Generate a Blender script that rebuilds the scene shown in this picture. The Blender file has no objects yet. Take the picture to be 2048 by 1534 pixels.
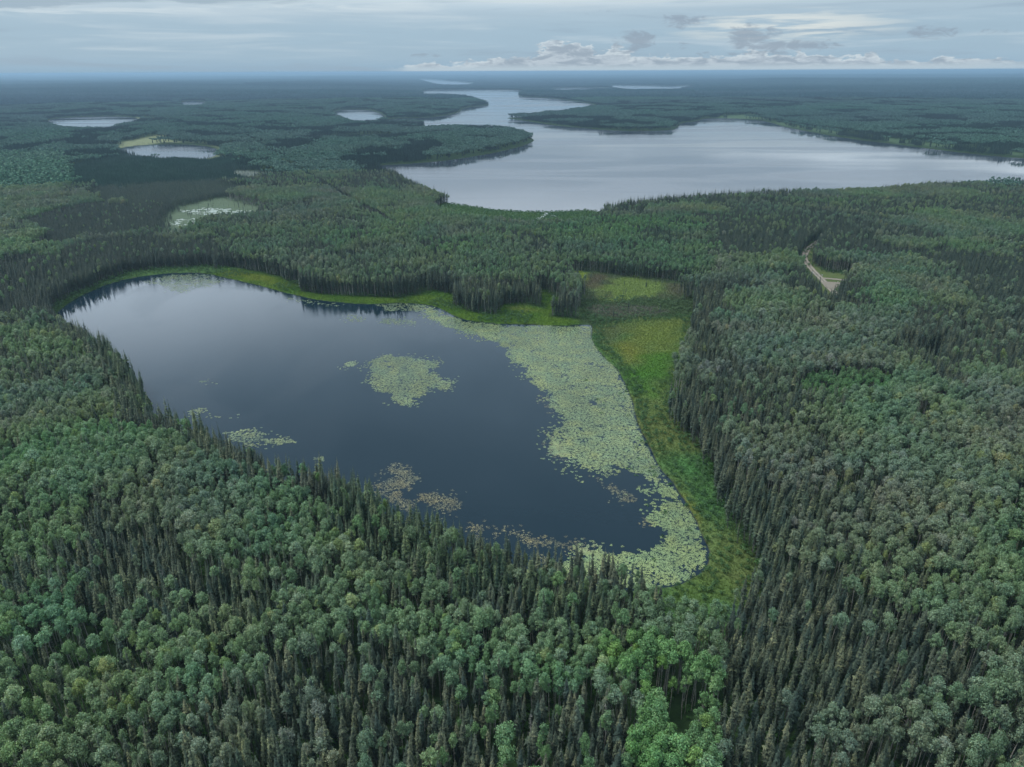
import bpy, math, time
import numpy as np
from mathutils import Matrix, Vector, Euler
T0 = time.time()
D = bpy.data
S = bpy.context.scene
COL = S.collection
R = math.radians

# ------------------------------------------------------------------ camera
CAM_H = 150.0
PITCH, ROLL, FPX = R(23.72), R(0.25), 1422.0       # focal length in pixels of a 2048 px wide picture
cam_d = D.cameras.new('camera')
cam = D.objects.new('camera', cam_d); COL.objects.link(cam)
cam_d.sensor_fit = 'HORIZONTAL'; cam_d.sensor_width = 36.0
cam_d.lens = 36.0 * FPX / 2048.0
cam_d.clip_start = 1.0; cam_d.clip_end = 200000.0
CAM_M = Matrix.Rotation(math.pi / 2 - PITCH, 3, 'X') @ Matrix.Rotation(-ROLL, 3, 'Z')
cam.matrix_world = Matrix.Translation((0, 0, CAM_H)) @ CAM_M.to_4x4()
S.camera = cam

# ------------------------------------------------------------------ light
SUN_EL, SUN_AZ = R(50), R(288)          # azimuth clockwise from +Y
sun_d = D.lights.new('sun', 'SUN'); sun_d.energy = 3.0; sun_d.angle = R(12); sun_d.color = (1.0, 0.98, 0.95)
sun = D.objects.new('sun', sun_d); COL.objects.link(sun)
sv = Vector((math.sin(SUN_AZ) * math.cos(SUN_EL), math.cos(SUN_AZ) * math.cos(SUN_EL), math.sin(SUN_EL)))
sun.rotation_euler = (-sv).to_track_quat('-Z', 'Y').to_euler()

world = D.worlds.new('World'); S.world = world; world.use_nodes = True
S.view_settings.view_transform = 'Standard'
S.view_settings.look = 'None'
S.view_settings.exposure = 0.0
S.view_settings.gamma = 1.0
S.view_settings.use_curve_mapping = False
S.render.engine = 'CYCLES'
cy = S.cycles
cy.max_bounces = 6; cy.diffuse_bounces = 3; cy.glossy_bounces = 2; cy.transmission_bounces = 2
cy.volume_bounces = 1; cy.transparent_max_bounces = 4
cy.caustics_reflective = False; cy.caustics_refractive = False
cy.use_denoising = True
try:
    cy.denoiser = 'OPENIMAGEDENOISE'; cy.denoising_input_passes = 'RGB_ALBEDO_NORMAL'; cy.denoising_prefilter = 'ACCURATE'
except Exception: pass
cy.sample_clamp_indirect = 4.0

# ------------------------------------------------------------------ node helpers
class NT:
    def __init__(s, tree): s.t = tree; s.n = tree.nodes; s.l = tree.links
    def node(s, typ, **kw):
        n = s.n.new(typ)
        for k, v in kw.items(): setattr(n, k, v)
        return n
    def put(s, sock, v):
        if isinstance(v, bpy.types.NodeSocket): s.l.new(v, sock)
        elif v is not None: sock.default_value = v
    def math(s, op, a, b=None, c=None, clamp=False):
        n = s.node('ShaderNodeMath', operation=op, use_clamp=clamp)
        s.put(n.inputs[0], a); s.put(n.inputs[1], b); s.put(n.inputs[2], c)
        return n.outputs[0]
    def mix(s, f, a, b, blend='MIX'):
        n = s.node('ShaderNodeMix', data_type='RGBA', blend_type=blend)
        s.put(n.inputs[0], f); s.put(n.inputs[6], a); s.put(n.inputs[7], b)
        return n.outputs[2]
    def step(s, x, lo, hi, a=0.0, b=1.0):
        n = s.node('ShaderNodeMapRange', interpolation_type='SMOOTHSTEP')
        s.put(n.inputs[0], x); s.put(n.inputs[1], lo); s.put(n.inputs[2], hi); s.put(n.inputs[3], a); s.put(n.inputs[4], b)
        return n.outputs[0]
    def noise(s, vec, scale, detail=4.0, rough=0.55, dist=0.0):
        n = s.node('ShaderNodeTexNoise'); s.put(n.inputs['Vector'], vec)
        n.inputs['Scale'].default_value = scale; n.inputs['Detail'].default_value = detail
        n.inputs['Roughness'].default_value = rough; n.inputs['Distortion'].default_value = dist
        return n.outputs[0]
    def comb(s, x, y, z):
        n = s.node('ShaderNodeCombineXYZ'); s.put(n.inputs[0], x); s.put(n.inputs[1], y); s.put(n.inputs[2], z)
        return n.outputs[0]
def C4(r, g, b): return (r, g, b, 1.0)

# ------------------------------------------------------------------ sky
def build_sky():
    w = NT(world.node_tree); w.n.clear()
    out = w.node('ShaderNodeOutputWorld'); bg = w.node('ShaderNodeBackground'); w.l.new(bg.outputs[0], out.inputs[0])
    sky = w.node('ShaderNodeTexSky', sky_type='NISHITA'); sky.sun_disc = False
    sky.sun_elevation = SUN_EL; sky.sun_rotation = SUN_AZ; sky.air_density = 1.0; sky.dust_density = 1.5; sky.altitude = 700
    bg.inputs[1].default_value = 0.1
    tc = w.node('ShaderNodeTexCoord'); sp = w.node('ShaderNodeSeparateXYZ'); w.l.new(tc.outputs['Generated'], sp.inputs[0])
    x, y, z = sp.outputs
    az = w.math('MULTIPLY', w.math('ARCTAN2', x, y), 57.2958)
    el = w.math('MULTIPLY', w.math('ARCSINE', z), 57.2958)
    # stratus deck seen from below: radiance above view shaped to light lakes and forest
    zz = w.math('MAXIMUM', z, 0.0)
    den = w.math('ADD', zz, 0.045)
    px_ = w.math('DIVIDE', x, den); py_ = w.math('DIVIDE', y, den)
    deck = w.comb(px_, py_, 0.0)
    n1 = w.noise(deck, 0.55, 5, 0.6, 0.6)
    n2 = w.noise(deck, 0.16, 4, 0.55, 0.3)
    ramp = w.node('ShaderNodeValToRGB'); w.l.new(w.math('DIVIDE', el, 90.0), ramp.inputs[0])
    cr = ramp.color_ramp; cr.interpolation = 'LINEAR'
    cr.elements[0].position = 0.0; cr.elements[0].color = C4(0.29, 0.445, 0.59)
    cr.elements[1].position = 1.0; cr.elements[1].color = C4(1.55, 1.68, 1.78)
    for p, c in ((0.010, (0.35, 0.495, 0.62)), (0.03, (0.37, 0.515, 0.635)), (0.044, (0.43, 0.56, 0.665)), (0.056, (0.68, 0.79, 0.86)), (0.076, (1.75, 1.95, 2.12)), (0.110, (1.75, 1.95, 2.12)), (0.15, (1.14, 1.34, 1.56)), (0.24, (0.68, 0.92, 1.15)), (0.42, (0.46, 0.66, 0.82)), (0.62, (1.12, 1.26, 1.38))):
        e = cr.elements.new(p); e.color = C4(*c)
    base = ramp.outputs[0]
    # darker and lighter lobes of the deck, stronger overhead
    amp = w.step(el, 2.5, 14.0, 0.05, 1.0)
    lobes = w.math('MULTIPLY_ADD', w.math('SUBTRACT', n1, 0.5), w.math('MULTIPLY', amp, 1.05), 1.0)
    big = w.math('MULTIPLY_ADD', w.math('SUBTRACT', n2, 0.5), w.math('MULTIPLY', amp, 1.6), lobes)
    n3 = w.noise(w.comb(w.math('MULTIPLY', px_, 0.6), py_, 4.0), 1.7, 5, 0.6, 0.8)
    big = w.math('MULTIPLY_ADD', w.math('SUBTRACT', n3, 0.5), w.math('MULTIPLY', amp, 1.2), big)
    big = w.math('MAXIMUM', big, 0.35)
    cloud = w.mix(1.0, base, w.comb(big, big, big), 'MULTIPLY')
    # a brighter opening of the deck to the north-west, which the near lake mirrors
    def soft(a0, e0, ra, re):
        u = w.math('DIVIDE', w.math('SUBTRACT', az, a0), ra); v = w.math('DIVIDE', w.math('SUBTRACT', el, e0), re)
        return w.math('EXPONENT', w.math('MULTIPLY', w.math('ADD', w.math('MULTIPLY', u, u), w.math('MULTIPLY', v, v)), -1.0))
    op = w.math('MULTIPLY', soft(-29.0, 14.5, 23.0, 4.6), w.math('MULTIPLY_ADD', n1, 0.9, 0.5))
    cloud = w.mix(w.math('MULTIPLY', op, 1.0, clamp=True), cloud, C4(1.75, 2.05, 2.35))
    # faint long streaks low in the sky
    st = w.comb(w.math('MULTIPLY', az, 0.028), w.math('MULTIPLY', el, 0.42), 3.7)
    ns = w.noise(st, 2.2, 5, 0.55, 0.4)
    lowm = w.step(el, 7.0, 3.2)
    f_lt = w.math('MULTIPLY', w.step(ns, 0.50, 0.68), w.math('MULTIPLY', lowm, 0.65))
    f_dk = w.math('MULTIPLY', w.step(ns, 0.46, 0.30), w.math('MULTIPLY', lowm, 0.8)); cloud = w.mix(f_dk, cloud, C4(0.315, 0.43, 0.545))
    cloud = w.mix(f_lt, cloud, C4(0.55, 0.66, 0.745))
    # dark edge of the deck along the upper left, with a bright rim under it
    nd = w.noise(w.comb(w.math('MULTIPLY', az, 0.045), w.math('MULTIPLY', el, 0.55), 9.1), 3.0, 6, 0.6, 0.5)
    edge = w.math('ADD', w.math('MULTIPLY_ADD', az, 0.040, 4.9), w.math('MULTIPLY', w.math('SUBTRACT', nd, 0.5), -1.9))
    hi = w.math('SUBTRACT', el, edge)
    rim = w.math('MULTIPLY', w.step(hi, -0.75, 0.0), w.step(hi, 0.5, 0.1))
    rim = w.math('MULTIPLY', rim, w.step(nd, 0.4, 0.6))
    cloud = w.mix(w.math('MULTIPLY', rim, 0.75), cloud, C4(0.64, 0.74, 0.80))
    dk = w.math('MULTIPLY', w.step(hi, -0.05, 0.3), w.step(el, 13.0, 7.0))
    cloud = w.mix(w.math('MULTIPLY', dk, 0.85), cloud, C4(0.34, 0.45, 0.55))
    # bright thin sheets to the right
    bs = w.noise(w.comb(w.math('MULTIPLY', az, 0.10), w.math('MULTIPLY', el, 1.3), 21.0), 2.0, 5, 0.6, 0.3)
    def blob(a0, e0, ra, re):
        u = w.math('DIVIDE', w.math('SUBTRACT', az, a0), ra); v = w.math('DIVIDE', w.math('SUBTRACT', el, e0), re)
        d2 = w.math('ADD', w.math('MULTIPLY', u, u), w.math('MULTIPLY', v, v))
        return w.math('SUBTRACT', 1.0, d2, clamp=True)
    g = w.math('MULTIPLY', blob(19.0, 2.75, 8.5, 1.2), w.step(bs, 0.38, 0.62))
    cloud = w.mix(w.math('MULTIPLY', g, 0.95), cloud, C4(0.74, 0.79, 0.78))
    g = w.math('MULTIPLY', blob(10.0, 4.9, 18.0, 0.9), w.step(bs, 0.3, 0.6))
    cloud = w.mix(w.math('MULTIPLY', g, 0.6), cloud, C4(0.66, 0.74, 0.78))
    # cumulus bank on the horizon, taller where the photograph has its towers
    warp = w.noise(w.comb(w.math('MULTIPLY', az, 1.0), w.math('MULTIPLY', el, 1.6), 0.0), 1.1, 4, 0.6, 0.0)
    cu = w.noise(w.comb(w.math('ADD', w.math('MULTIPLY', az, 1.0), warp), w.math('MULTIPLY', el, 2.3), 5.0), 0.62, 7, 0.62, 0.25)
    def gauss(a0, s_, h_):
        u = w.math('DIVIDE', w.math('SUBTRACT', az, a0), s_)
        return w.math('MULTIPLY', w.math('EXPONENT', w.math('MULTIPLY', w.math('MULTIPLY', u, u), -1.0)), h_)
    hgt_ = None
    for a0, s_, h_ in ((-5.0, 3.5, 0.55), (4.0, 6.0, 1.25), (3.4, 1.2, 0.75), (6.8, 1.0, 0.35), (14.0, 7.0, 0.85), (20.5, 4.5, 0.7), (24, 1.8, 0.3), (31.0, 6.0, 0.7), (-14.0, 5.0, 0.1)):
        t = gauss(a0, s_, h_); hgt_ = t if hgt_ is None else w.math('ADD', hgt_, t)
    top = w.math('ADD', hgt_, w.math('MULTIPLY', w.math('SUBTRACT', cu, 0.5), w.math('MULTIPLY', w.math('ADD', hgt_, 0.3), 1.9)))
    dcu = w.math('SUBTRACT', top, el)
    m = w.math('MULTIPLY', w.step(dcu, 0.0, 0.16), w.step(hgt_, 0.12, 0.45))
    shade = w.noise(w.comb(w.math('MULTIPLY', az, 0.8), w.math('MULTIPLY', el, 3.0), 13.0), 0.8, 6, 0.62, 0.5)
    lit = w.step(dcu, 0.5, 0.0)
    body = w.mix(w.math('MULTIPLY', w.step(shade, 0.40, 0.62), 1.0), C4(0.33, 0.415, 0.51), C4(0.50, 0.59, 0.675))
    body = w.mix(w.math('MULTIPLY', w.math('MULTIPLY', lit, w.step(shade, 0.35, 0.6)), 0.9), body, C4(0.68, 0.77, 0.82))
    body = w.mix(w.step(el, 0.55, 0.1), body, C4(0.50, 0.61, 0.69))
    cloud = w.mix(w.math('MULTIPLY', m, w.step(az, 38, 29, 0.5, 0.95)), cloud, body)
    # grey scud in front
    sc = w.noise(w.comb(w.math('MULTIPLY', az, 0.55), w.math('MULTIPLY', el, 1.3), 31.0), 1.3, 6, 0.65, 0.8)
    tot = None
    for a0, e0, ra, re, k in ((9.0, 2.0, 2.3, 1.1, 1.0), (12.2, 1.5, 1.6, 0.5, .7), (17.0, 2.1, 2.6, 1.1, 1.0), (19.5, 1.55, 4.6, 0.55, 1.0), (28.0, 2.2, 2.3, 0.7, .9), (31.5, 2.05, 1.7, 0.35, .6), (12.0, 3.2, 3.0, 0.7, .8), (6.0, 3.9, 3.0, 0.5, .35), (16.0, 1.1, 7.0, 0.35, .6), (-6.0, 1.1, 1.8, 0.4, .6)):
        b = w.math('MULTIPLY', blob(a0, e0, ra, re), k); tot = b if tot is None else w.math('MAXIMUM', tot, b)
    ms = w.step(w.math('ADD', w.math('MULTIPLY', tot, 1.25), w.math('MULTIPLY', w.math('SUBTRACT', sc, 0.5), 3.0)), 0.55, 1.25)
    ms = w.math('MULTIPLY', ms, w.step(tot, 0.02, 0.35))
    cloud = w.mix(w.math('MULTIPLY', ms, 0.75), cloud, C4(0.28, 0.355, 0.45))
    # flat grey below the horizon
    below = w.step(el, -0.2, -3.0)
    cloud = w.mix(below, cloud, C4(0.25, 0.32, 0.38))
    tenx = w.mix(1.0, cloud, C4(1, 1, 1), 'MULTIPLY')
    sc10 = w.node('ShaderNodeVectorMath', operation='SCALE'); w.l.new(tenx, sc10.inputs[0]); sc10.inputs['Scale'].default_value = 10.0
    fin = w.mix(0.94, sky.outputs[0], sc10.outputs[0])
    w.l.new(fin, bg.inputs[0])
build_sky()
world.cycles.sampling_method = 'MANUAL'; world.cycles.sample_map_resolution = 1024

# ------------------------------------------------------------------ projection: photograph pixel -> place on the plane z = h
CM = np.array(CAM_M)
def G(px, py, h=0.0):
    d = CM @ np.array([(px - 1024.0) / FPX, -(py - 767.0) / FPX, -1.0])
    t = (h - CAM_H) / d[2]
    return d[0] * t, d[1] * t
def project(x, y, z):
    v = np.stack([x, y, z - CAM_H], -1) @ CM
    k = -FPX / v[..., 2]
    return 1024 + v[..., 0] * k, 767 - v[..., 1] * k, -v[..., 2]
def poly(pts, h=0.0):
    return np.array([G(p[0], p[1], p[2] if len(p) > 2 else h) for p in pts])

# ------------------------------------------------------------------ numeric noise
def _hash(ix, iy, seed):
    n = (ix.astype(np.int64) * 374761393 + iy.astype(np.int64) * 668265263 + seed * 1442695041) & 0x7fffffff
    n = ((n ^ (n >> 13)) * 1274126177) & 0x7fffffff
    n = n ^ (n >> 16)
    return (n & 0xffff) / 65535.0
def vnoise(x, y, lam, seed=0):
    x = x / lam + 1000.0; y = y / lam + 1000.0
    ix = np.floor(x); iy = np.floor(y); fx = x - ix; fy = y - iy
    fx = fx * fx * (3 - 2 * fx); fy = fy * fy * (3 - 2 * fy)
    a = _hash(ix, iy, seed); b = _hash(ix + 1, iy, seed); c = _hash(ix, iy + 1, seed); d = _hash(ix + 1, iy + 1, seed)
    return (a * (1 - fx) + b * fx) * (1 - fy) + (c * (1 - fx) + d * fx) * fy
def fbm(x, y, lam, seed=0, oct=3):
    s = 0; a = 1.0; t = 0
    for i in range(oct):
        s = s + a * vnoise(x, y, lam / 2 ** i, seed + 17 * i); t += a; a *= 0.5
    return s / t
def sstep(x, lo, hi):
    t = np.clip((x - lo) / (hi - lo), 0, 1); return t * t * (3 - 2 * t)

def sdist(x, y, P, reach):
    """signed distance to polygon P: negative inside; beyond REACH of its box a plain box distance"""
    x0, y0 = P.min(0); x1, y1 = P.max(0)
    bx = np.maximum(np.maximum(x0 - x, x - x1), 0); by = np.maximum(np.maximum(y0 - y, y - y1), 0)
    out = np.hypot(bx, by)
    near = out < reach
    xi = x[near]; yi = y[near]
    res = np.full(xi.shape, 1e18); ins = np.zeros(xi.shape, bool)
    n = len(P)
    for i in range(n):
        ax, ay = P[i]; bx_, by_ = P[(i + 1) % n]
        ex, ey = bx_ - ax, by_ - ay
        wx, wy = xi - ax, yi - ay
        t = np.clip((wx * ex + wy * ey) / (ex * ex + ey * ey + 1e-12), 0, 1)
        dx = wx - ex * t; dy = wy - ey * t
        np.minimum(res, dx * dx + dy * dy, out=res)
        if ay != by_:
            c = ((ay > yi) != (by_ > yi)) & (xi < ex * (yi - ay) / (by_ - ay) + ax)
            ins ^= c
    r = np.sqrt(res); r[ins] *= -1
    out[near] = r
    return out
def smooth(P, it=2):
    for _ in range(it):
        Q = np.roll(P, -1, 0)
        P = np.stack([P * 0.75 + Q * 0.25, P * 0.25 + Q * 0.75], 1).reshape(-1, 2)
    return P

# ------------------------------------------------------------------ waters (z = 0), traced on the plane; h = treetops hide the shore
TT = 11.0
LAKE_NEAR = smooth(poly([(112,634),(122,618),(150,599),(185,581),(215,569),(255,558),(310,549),(360,545.5),(415,546),(455,557),(500,566),(555,581),(600,593),(640,601),(690,607),(740,609),(800,606),(850,608),(885,618),(905,632),(935,642),(985,647),(1040,649),(1085,650),(1130,652),(1165,649),(1186,650),(1183,668),(1190,690),(1205,710),(1225,728),(1240,745),(1255,775),(1265,800),(1271,830),(1280,860),(1300,900),(1322,940),(1350,975),(1375,1010),(1395,1045),(1412,1080),(1418,1110),(1415,1130),(1405,1145),(1380,1160),(1345,1172),(1300,1180),(1250,1181),(1200,1178),(1150,1172),(1090,1160),(1030,1150),(985,1140),(940,1122),(900,1108),(850,1090),(800,1068),(760,1040),(725,1015),(700,998),
 (655,965,7),(600,942,11),(560,930,12),(500,895,12),(455,882,12),(440,862,12),(400,848,12),(340,828,12),(305,815,12),(300,790,12),(292,760,12),(270,725,12),(240,702,12),(215,682,10),(180,667,8),(150,660,6),(125,652,2)]), 2)
LAKE_BIG = smooth(poly([(745,332),(770,337),(800,351,8),(830,363,TT),(870,376,TT),(895,388,TT),(910,402,4),(935,412),(980,418.5),(1030,422.5),(1080,424),(1130,422.5),(1190,419.5),(1215,414,10),(1250,403,TT),(1300,398,TT),(1400,390,TT),(1500,384,TT),(1600,380,TT),(1700,378,TT),(1800,371,TT),(1850,367,TT),(1950,361,TT),(2048,354,TT),(2400,338,TT),
 (2400,352),(2250,338),(2048,317),(1980,312),(1900,303),(1800,290),(1700,278),(1620,264),(1560,252),(1535,243),(1500,239),(1450,236.5),(1405,237),(1396,243),(1360,246),(1356,256),(1340,261),(1290,262.5),(1230,262),(1160,256),(1110,251),(1060,243),(1030,239),(1010,236.5),
 (1030,233,2),(1060,229,8),(1100,222,TT),(1150,216,TT),(1195,209,TT),(1188,209),(1150,202.5),(1110,197),(1080,195),(1048,194),(1035,190.5),(1042,184),(1054,180.5),(1000,179),(900,179),(848,180),(845,184,5),(850,187,8),(820,189.5,8),(765,190,5),(765,191.5),(850,190,TT),(900,189,TT),(950,195,TT),(980,204,TT),(981,208),(975,210.5),(926,216.5),(920,224),(900,230),(850,236.5),(790,236.5),(760,238,5),(800,241,TT),(845,240,TT),(852,250),(840,258),(815,263.5),(840,254,TT),(900,250,TT),(960,249,TT),(1020,252,TT),(1055,262,TT),(1068,274,6),(1069,282),(1050,291),(1000,303.5),(950,313),(900,320.5),(850,325.5),(800,329)]), 1)
POND_C = smooth(poly([(662,227),(680,220),(720,218),(750,222),(775,233),(762,238.5,10),(720,236.5,18),(690,233,18)]), 2)
POND_A = smooth(poly([(93,241),(110,237),(150,234.5),(200,232.5),(250,233.5),(272,236),(282,241),(240,243.5,18),(200,247.5,20),(160,249,20),(110,247,18)]), 2)
POND_B = smooth(poly([(231,299),(262,292),(310,289.5),(360,288.5),(410,291.5),(441,299),(428,304.5,9),(385,307,12),(320,308.5,12),(265,305,10)]), 2)
POND_D = smooth(poly([(361,204),(375,201.5),(400,202),(417,204.5),(400,207.5,18),(370,207,18)]), 2)
POND_E = smooth(poly([(595,182.5),(607,182.5),(606,184),(598,184)]), 1)
POND_F = smooth(poly([(833,157.5),(860,158.5),(895,161.5),(945,164.5),(945,168,17),(900,168,24),(868,165.5,24)]), 1)
POND_G = smooth(poly([(1100,175.5),(1180,175),(1225,176),(1225,177),(1180,178,22),(1105,178,22)]), 1)
POND_H = smooth(poly([(1218,169.5),(1260,170),(1320,170.5),(1345,172),(1388,169.5),(1390,171.5),(1360,175,22),(1330,175.5,24),(1240,176.5,24)]), 1)
SLOUGH = smooth(poly([(612,273),(680,271),(780,272),(782,276),(720,278),(640,276)]), 1)
BLACK_POOL = smooth(poly([(1838,727),(1850,722),(1870,722),(1872,738),(1855,745),(1838,738)]), 1)
WATERS = [('near_lake', LAKE_NEAR), ('big_lake', LAKE_BIG), ('distant_pond', POND_C), ('distant_pond', POND_A), ('bog_pond', POND_B), ('distant_pond', POND_D),
          ('distant_pond', POND_E), ('distant_lake', POND_F), ('distant_lake', POND_G), ('distant_lake', POND_H), ('slough', SLOUGH), ('forest_pool', BLACK_POOL)]

def water_dist(x, y):
    r = np.hypot(x, y)
    d = np.full(x.shape, 1e9); dn = None
    for i, (n, P) in enumerate(WATERS):
        c = np.hypot(*P.mean(0))
        di = sdist(x, y, P, 120 + 0.06 * c)
        if i == 0: dn = di
        d = np.minimum(d, di)
    amp = np.clip(0.0022 * r, 0.5, 14.0)
    wob = (fbm(x, y, 9.0, 5, 2) - 0.5) * 1.6 * np.clip(1.6 - r / 900, 0, 1) + (vnoise(x / (1 + r / 900), y / (1 + r / 900), 28.0, 8) - 0.5) * amp
    return d + wob, dn

def terrain(x, y, d=None):
    if d is None: d = water_dist(x, y)[0]
    r = np.hypot(x, y)
    hill = 2.2 * fbm(x, y, 130, 1) + 9.0 * fbm(x, y, 800, 2) * sstep(r, 500, 2000) + 60.0 * np.maximum(fbm(x, y, 3600, 3) - 0.3, 0) * sstep(r, 2500, 9000)
    hill = hill + 150.0 * np.maximum(fbm(x, y, 15000, 4, 4) - 0.34, 0) * sstep(r, 15000, 34000) + 70 * sstep(r, 20000, 60000)
    az_ = np.degrees(np.arctan2(x, y)); quiet = sstep(np.abs(az_ - 4), 17, 10) * sstep(r, 26000, 18000)
    hill = hill * (1 - 0.9 * quiet * sstep(r, 3000, 7000))
    # wooded knoll west of the near lake and gentle rise on the east bank
    hill = hill + 5.0 * np.exp(-(((x + 150) / 70) ** 2 + ((y - 235) / 60) ** 2)) + 5.0 * np.exp(-(((x - 190) / 60) ** 2 + ((y - 250) / 90) ** 2))
    L = 22.0 + 0.05 * r
    hill = 128.0 * (1 - np.exp(-hill / 120.0))
    land = 0.3 + (1 - np.exp(-np.maximum(d, 0) / L)) * hill
    w = np.clip(0.35 * r / 100, 1.0, 50)
    return np.where(d < 0, np.maximum(d / w * 0.8, -1.6), np.minimum(land, 0.02 + d / w * 0.6 + 0 * land))

# ------------------------------------------------------------------ stands and clearings (photograph pixels, h = height of what is seen there)
CLEAR = {
 'meadow_east': poly([(1188,652),(1215,648),(1290,637),(1392,632),(1390,700),(1372,735),(1356,770),(1350,800),(1352,835),(1370,870),(1402,905),(1430,950),(1448,1000),(1468,1050),(1492,1090),(1518,1130),(1522,1180),(1490,1225),(1450,1255,9),(1400,1262,9),(1340,1240,9),(1280,1205,4),(1200,1185),(1200,1100),(1300,1100),(1250,950),(1180,800),(1120,690)]),
 'bog_north': poly([(1132,545),(1180,545),(1260,556),(1345,562),(1372,572),(1378,600),(1388,628),(1300,640),(1215,648),(1188,652),(1170,640),(1165,615),(1150,590),(1140,565)]),
 'bog_link': poly([(1160,600),(1385,600),(1392,655),(1300,665),(1190,665),(1150,640)]),
 'shore_north': poly([(415,550),(440,536),(470,538),(520,546),(560,556),(600,572),(600,583),(640,588),(720,594),(800,597),(832,590),(870,584),(906,592),(906,612),(935,624),(990,632),(1005,614),(1040,610),(1092,620),(1072,590),(1090,584),(1110,600),(1118,622),(1105,634),(1165,640),(1190,650),(1100,660),(900,640),(700,620),(560,590)]),
 'shore_west': poly([(100,640),(108,618),(150,588),(190,572),(260,547),(330,537),(415,535),(440,545),(415,552),(330,555),(200,590),(125,625)]),
 'marsh_white': poly([(318,452),(328,432),(352,418),(400,407),(440,400),(460,398),(480,406),(530,415),(540,428,8),(480,432,11),(430,434,11),(395,452,9),(360,470,8),(310,475,8)]),
 'pond_fen': poly([(228,297),(245,286),(290,278),(330,271),(325,279),(360,285),(415,287),(445,298),(410,286),(330,286),(260,294)]),
 'fen_b': poly([(360,322),(395,313),(440,310),(440,325),(418,330)]),
 'fen_c': poly([(455,352),(470,343),(550,348),(545,362),(500,368)]),
 'fen_d': poly([(262,344),(300,340),(315,342),(300,346)]),
 'fen_a': poly([(265,236),(300,235),(335,238),(310,242),(282,243)]),
 'delta': poly([(900,404),(935,412),(1030,423),(1190,420),(1215,425),(1200,438,6),(1130,446,10),(1060,446,10),(980,438,10),(920,430,10),(875,418,10),(868,404,8)]),
 'road_clearing': poly([(1598,528),(1604,505),(1622,488),(1640,478),(1646,484),(1628,505),(1624,520),(1632,536),(1660,548),(1712,552),(1716,562),(1690,572,3),(1680,584,6),(1665,596,8),(1648,588,9),(1632,570,10),(1612,556,8)]),
 'track_gap': poly([(1795,710),(1812,712),(1822,730),(1812,738),(1800,725)]),
 'big_east_shore': poly([(1410,235),(1540,240),(1560,250),(1620,262),(1800,288),(2048,314),(2048,310),(1800,283),(1620,258),(1560,246),(1500,232)]),
}
SHRUBBY = ('delta', 'shore_west')
CUTLINE = np.array([G(p[0], p[1], 6) for p in ((405,216),(470,258),(530,298),(600,345),(680,392),(750,432),(790,455))])
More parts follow.
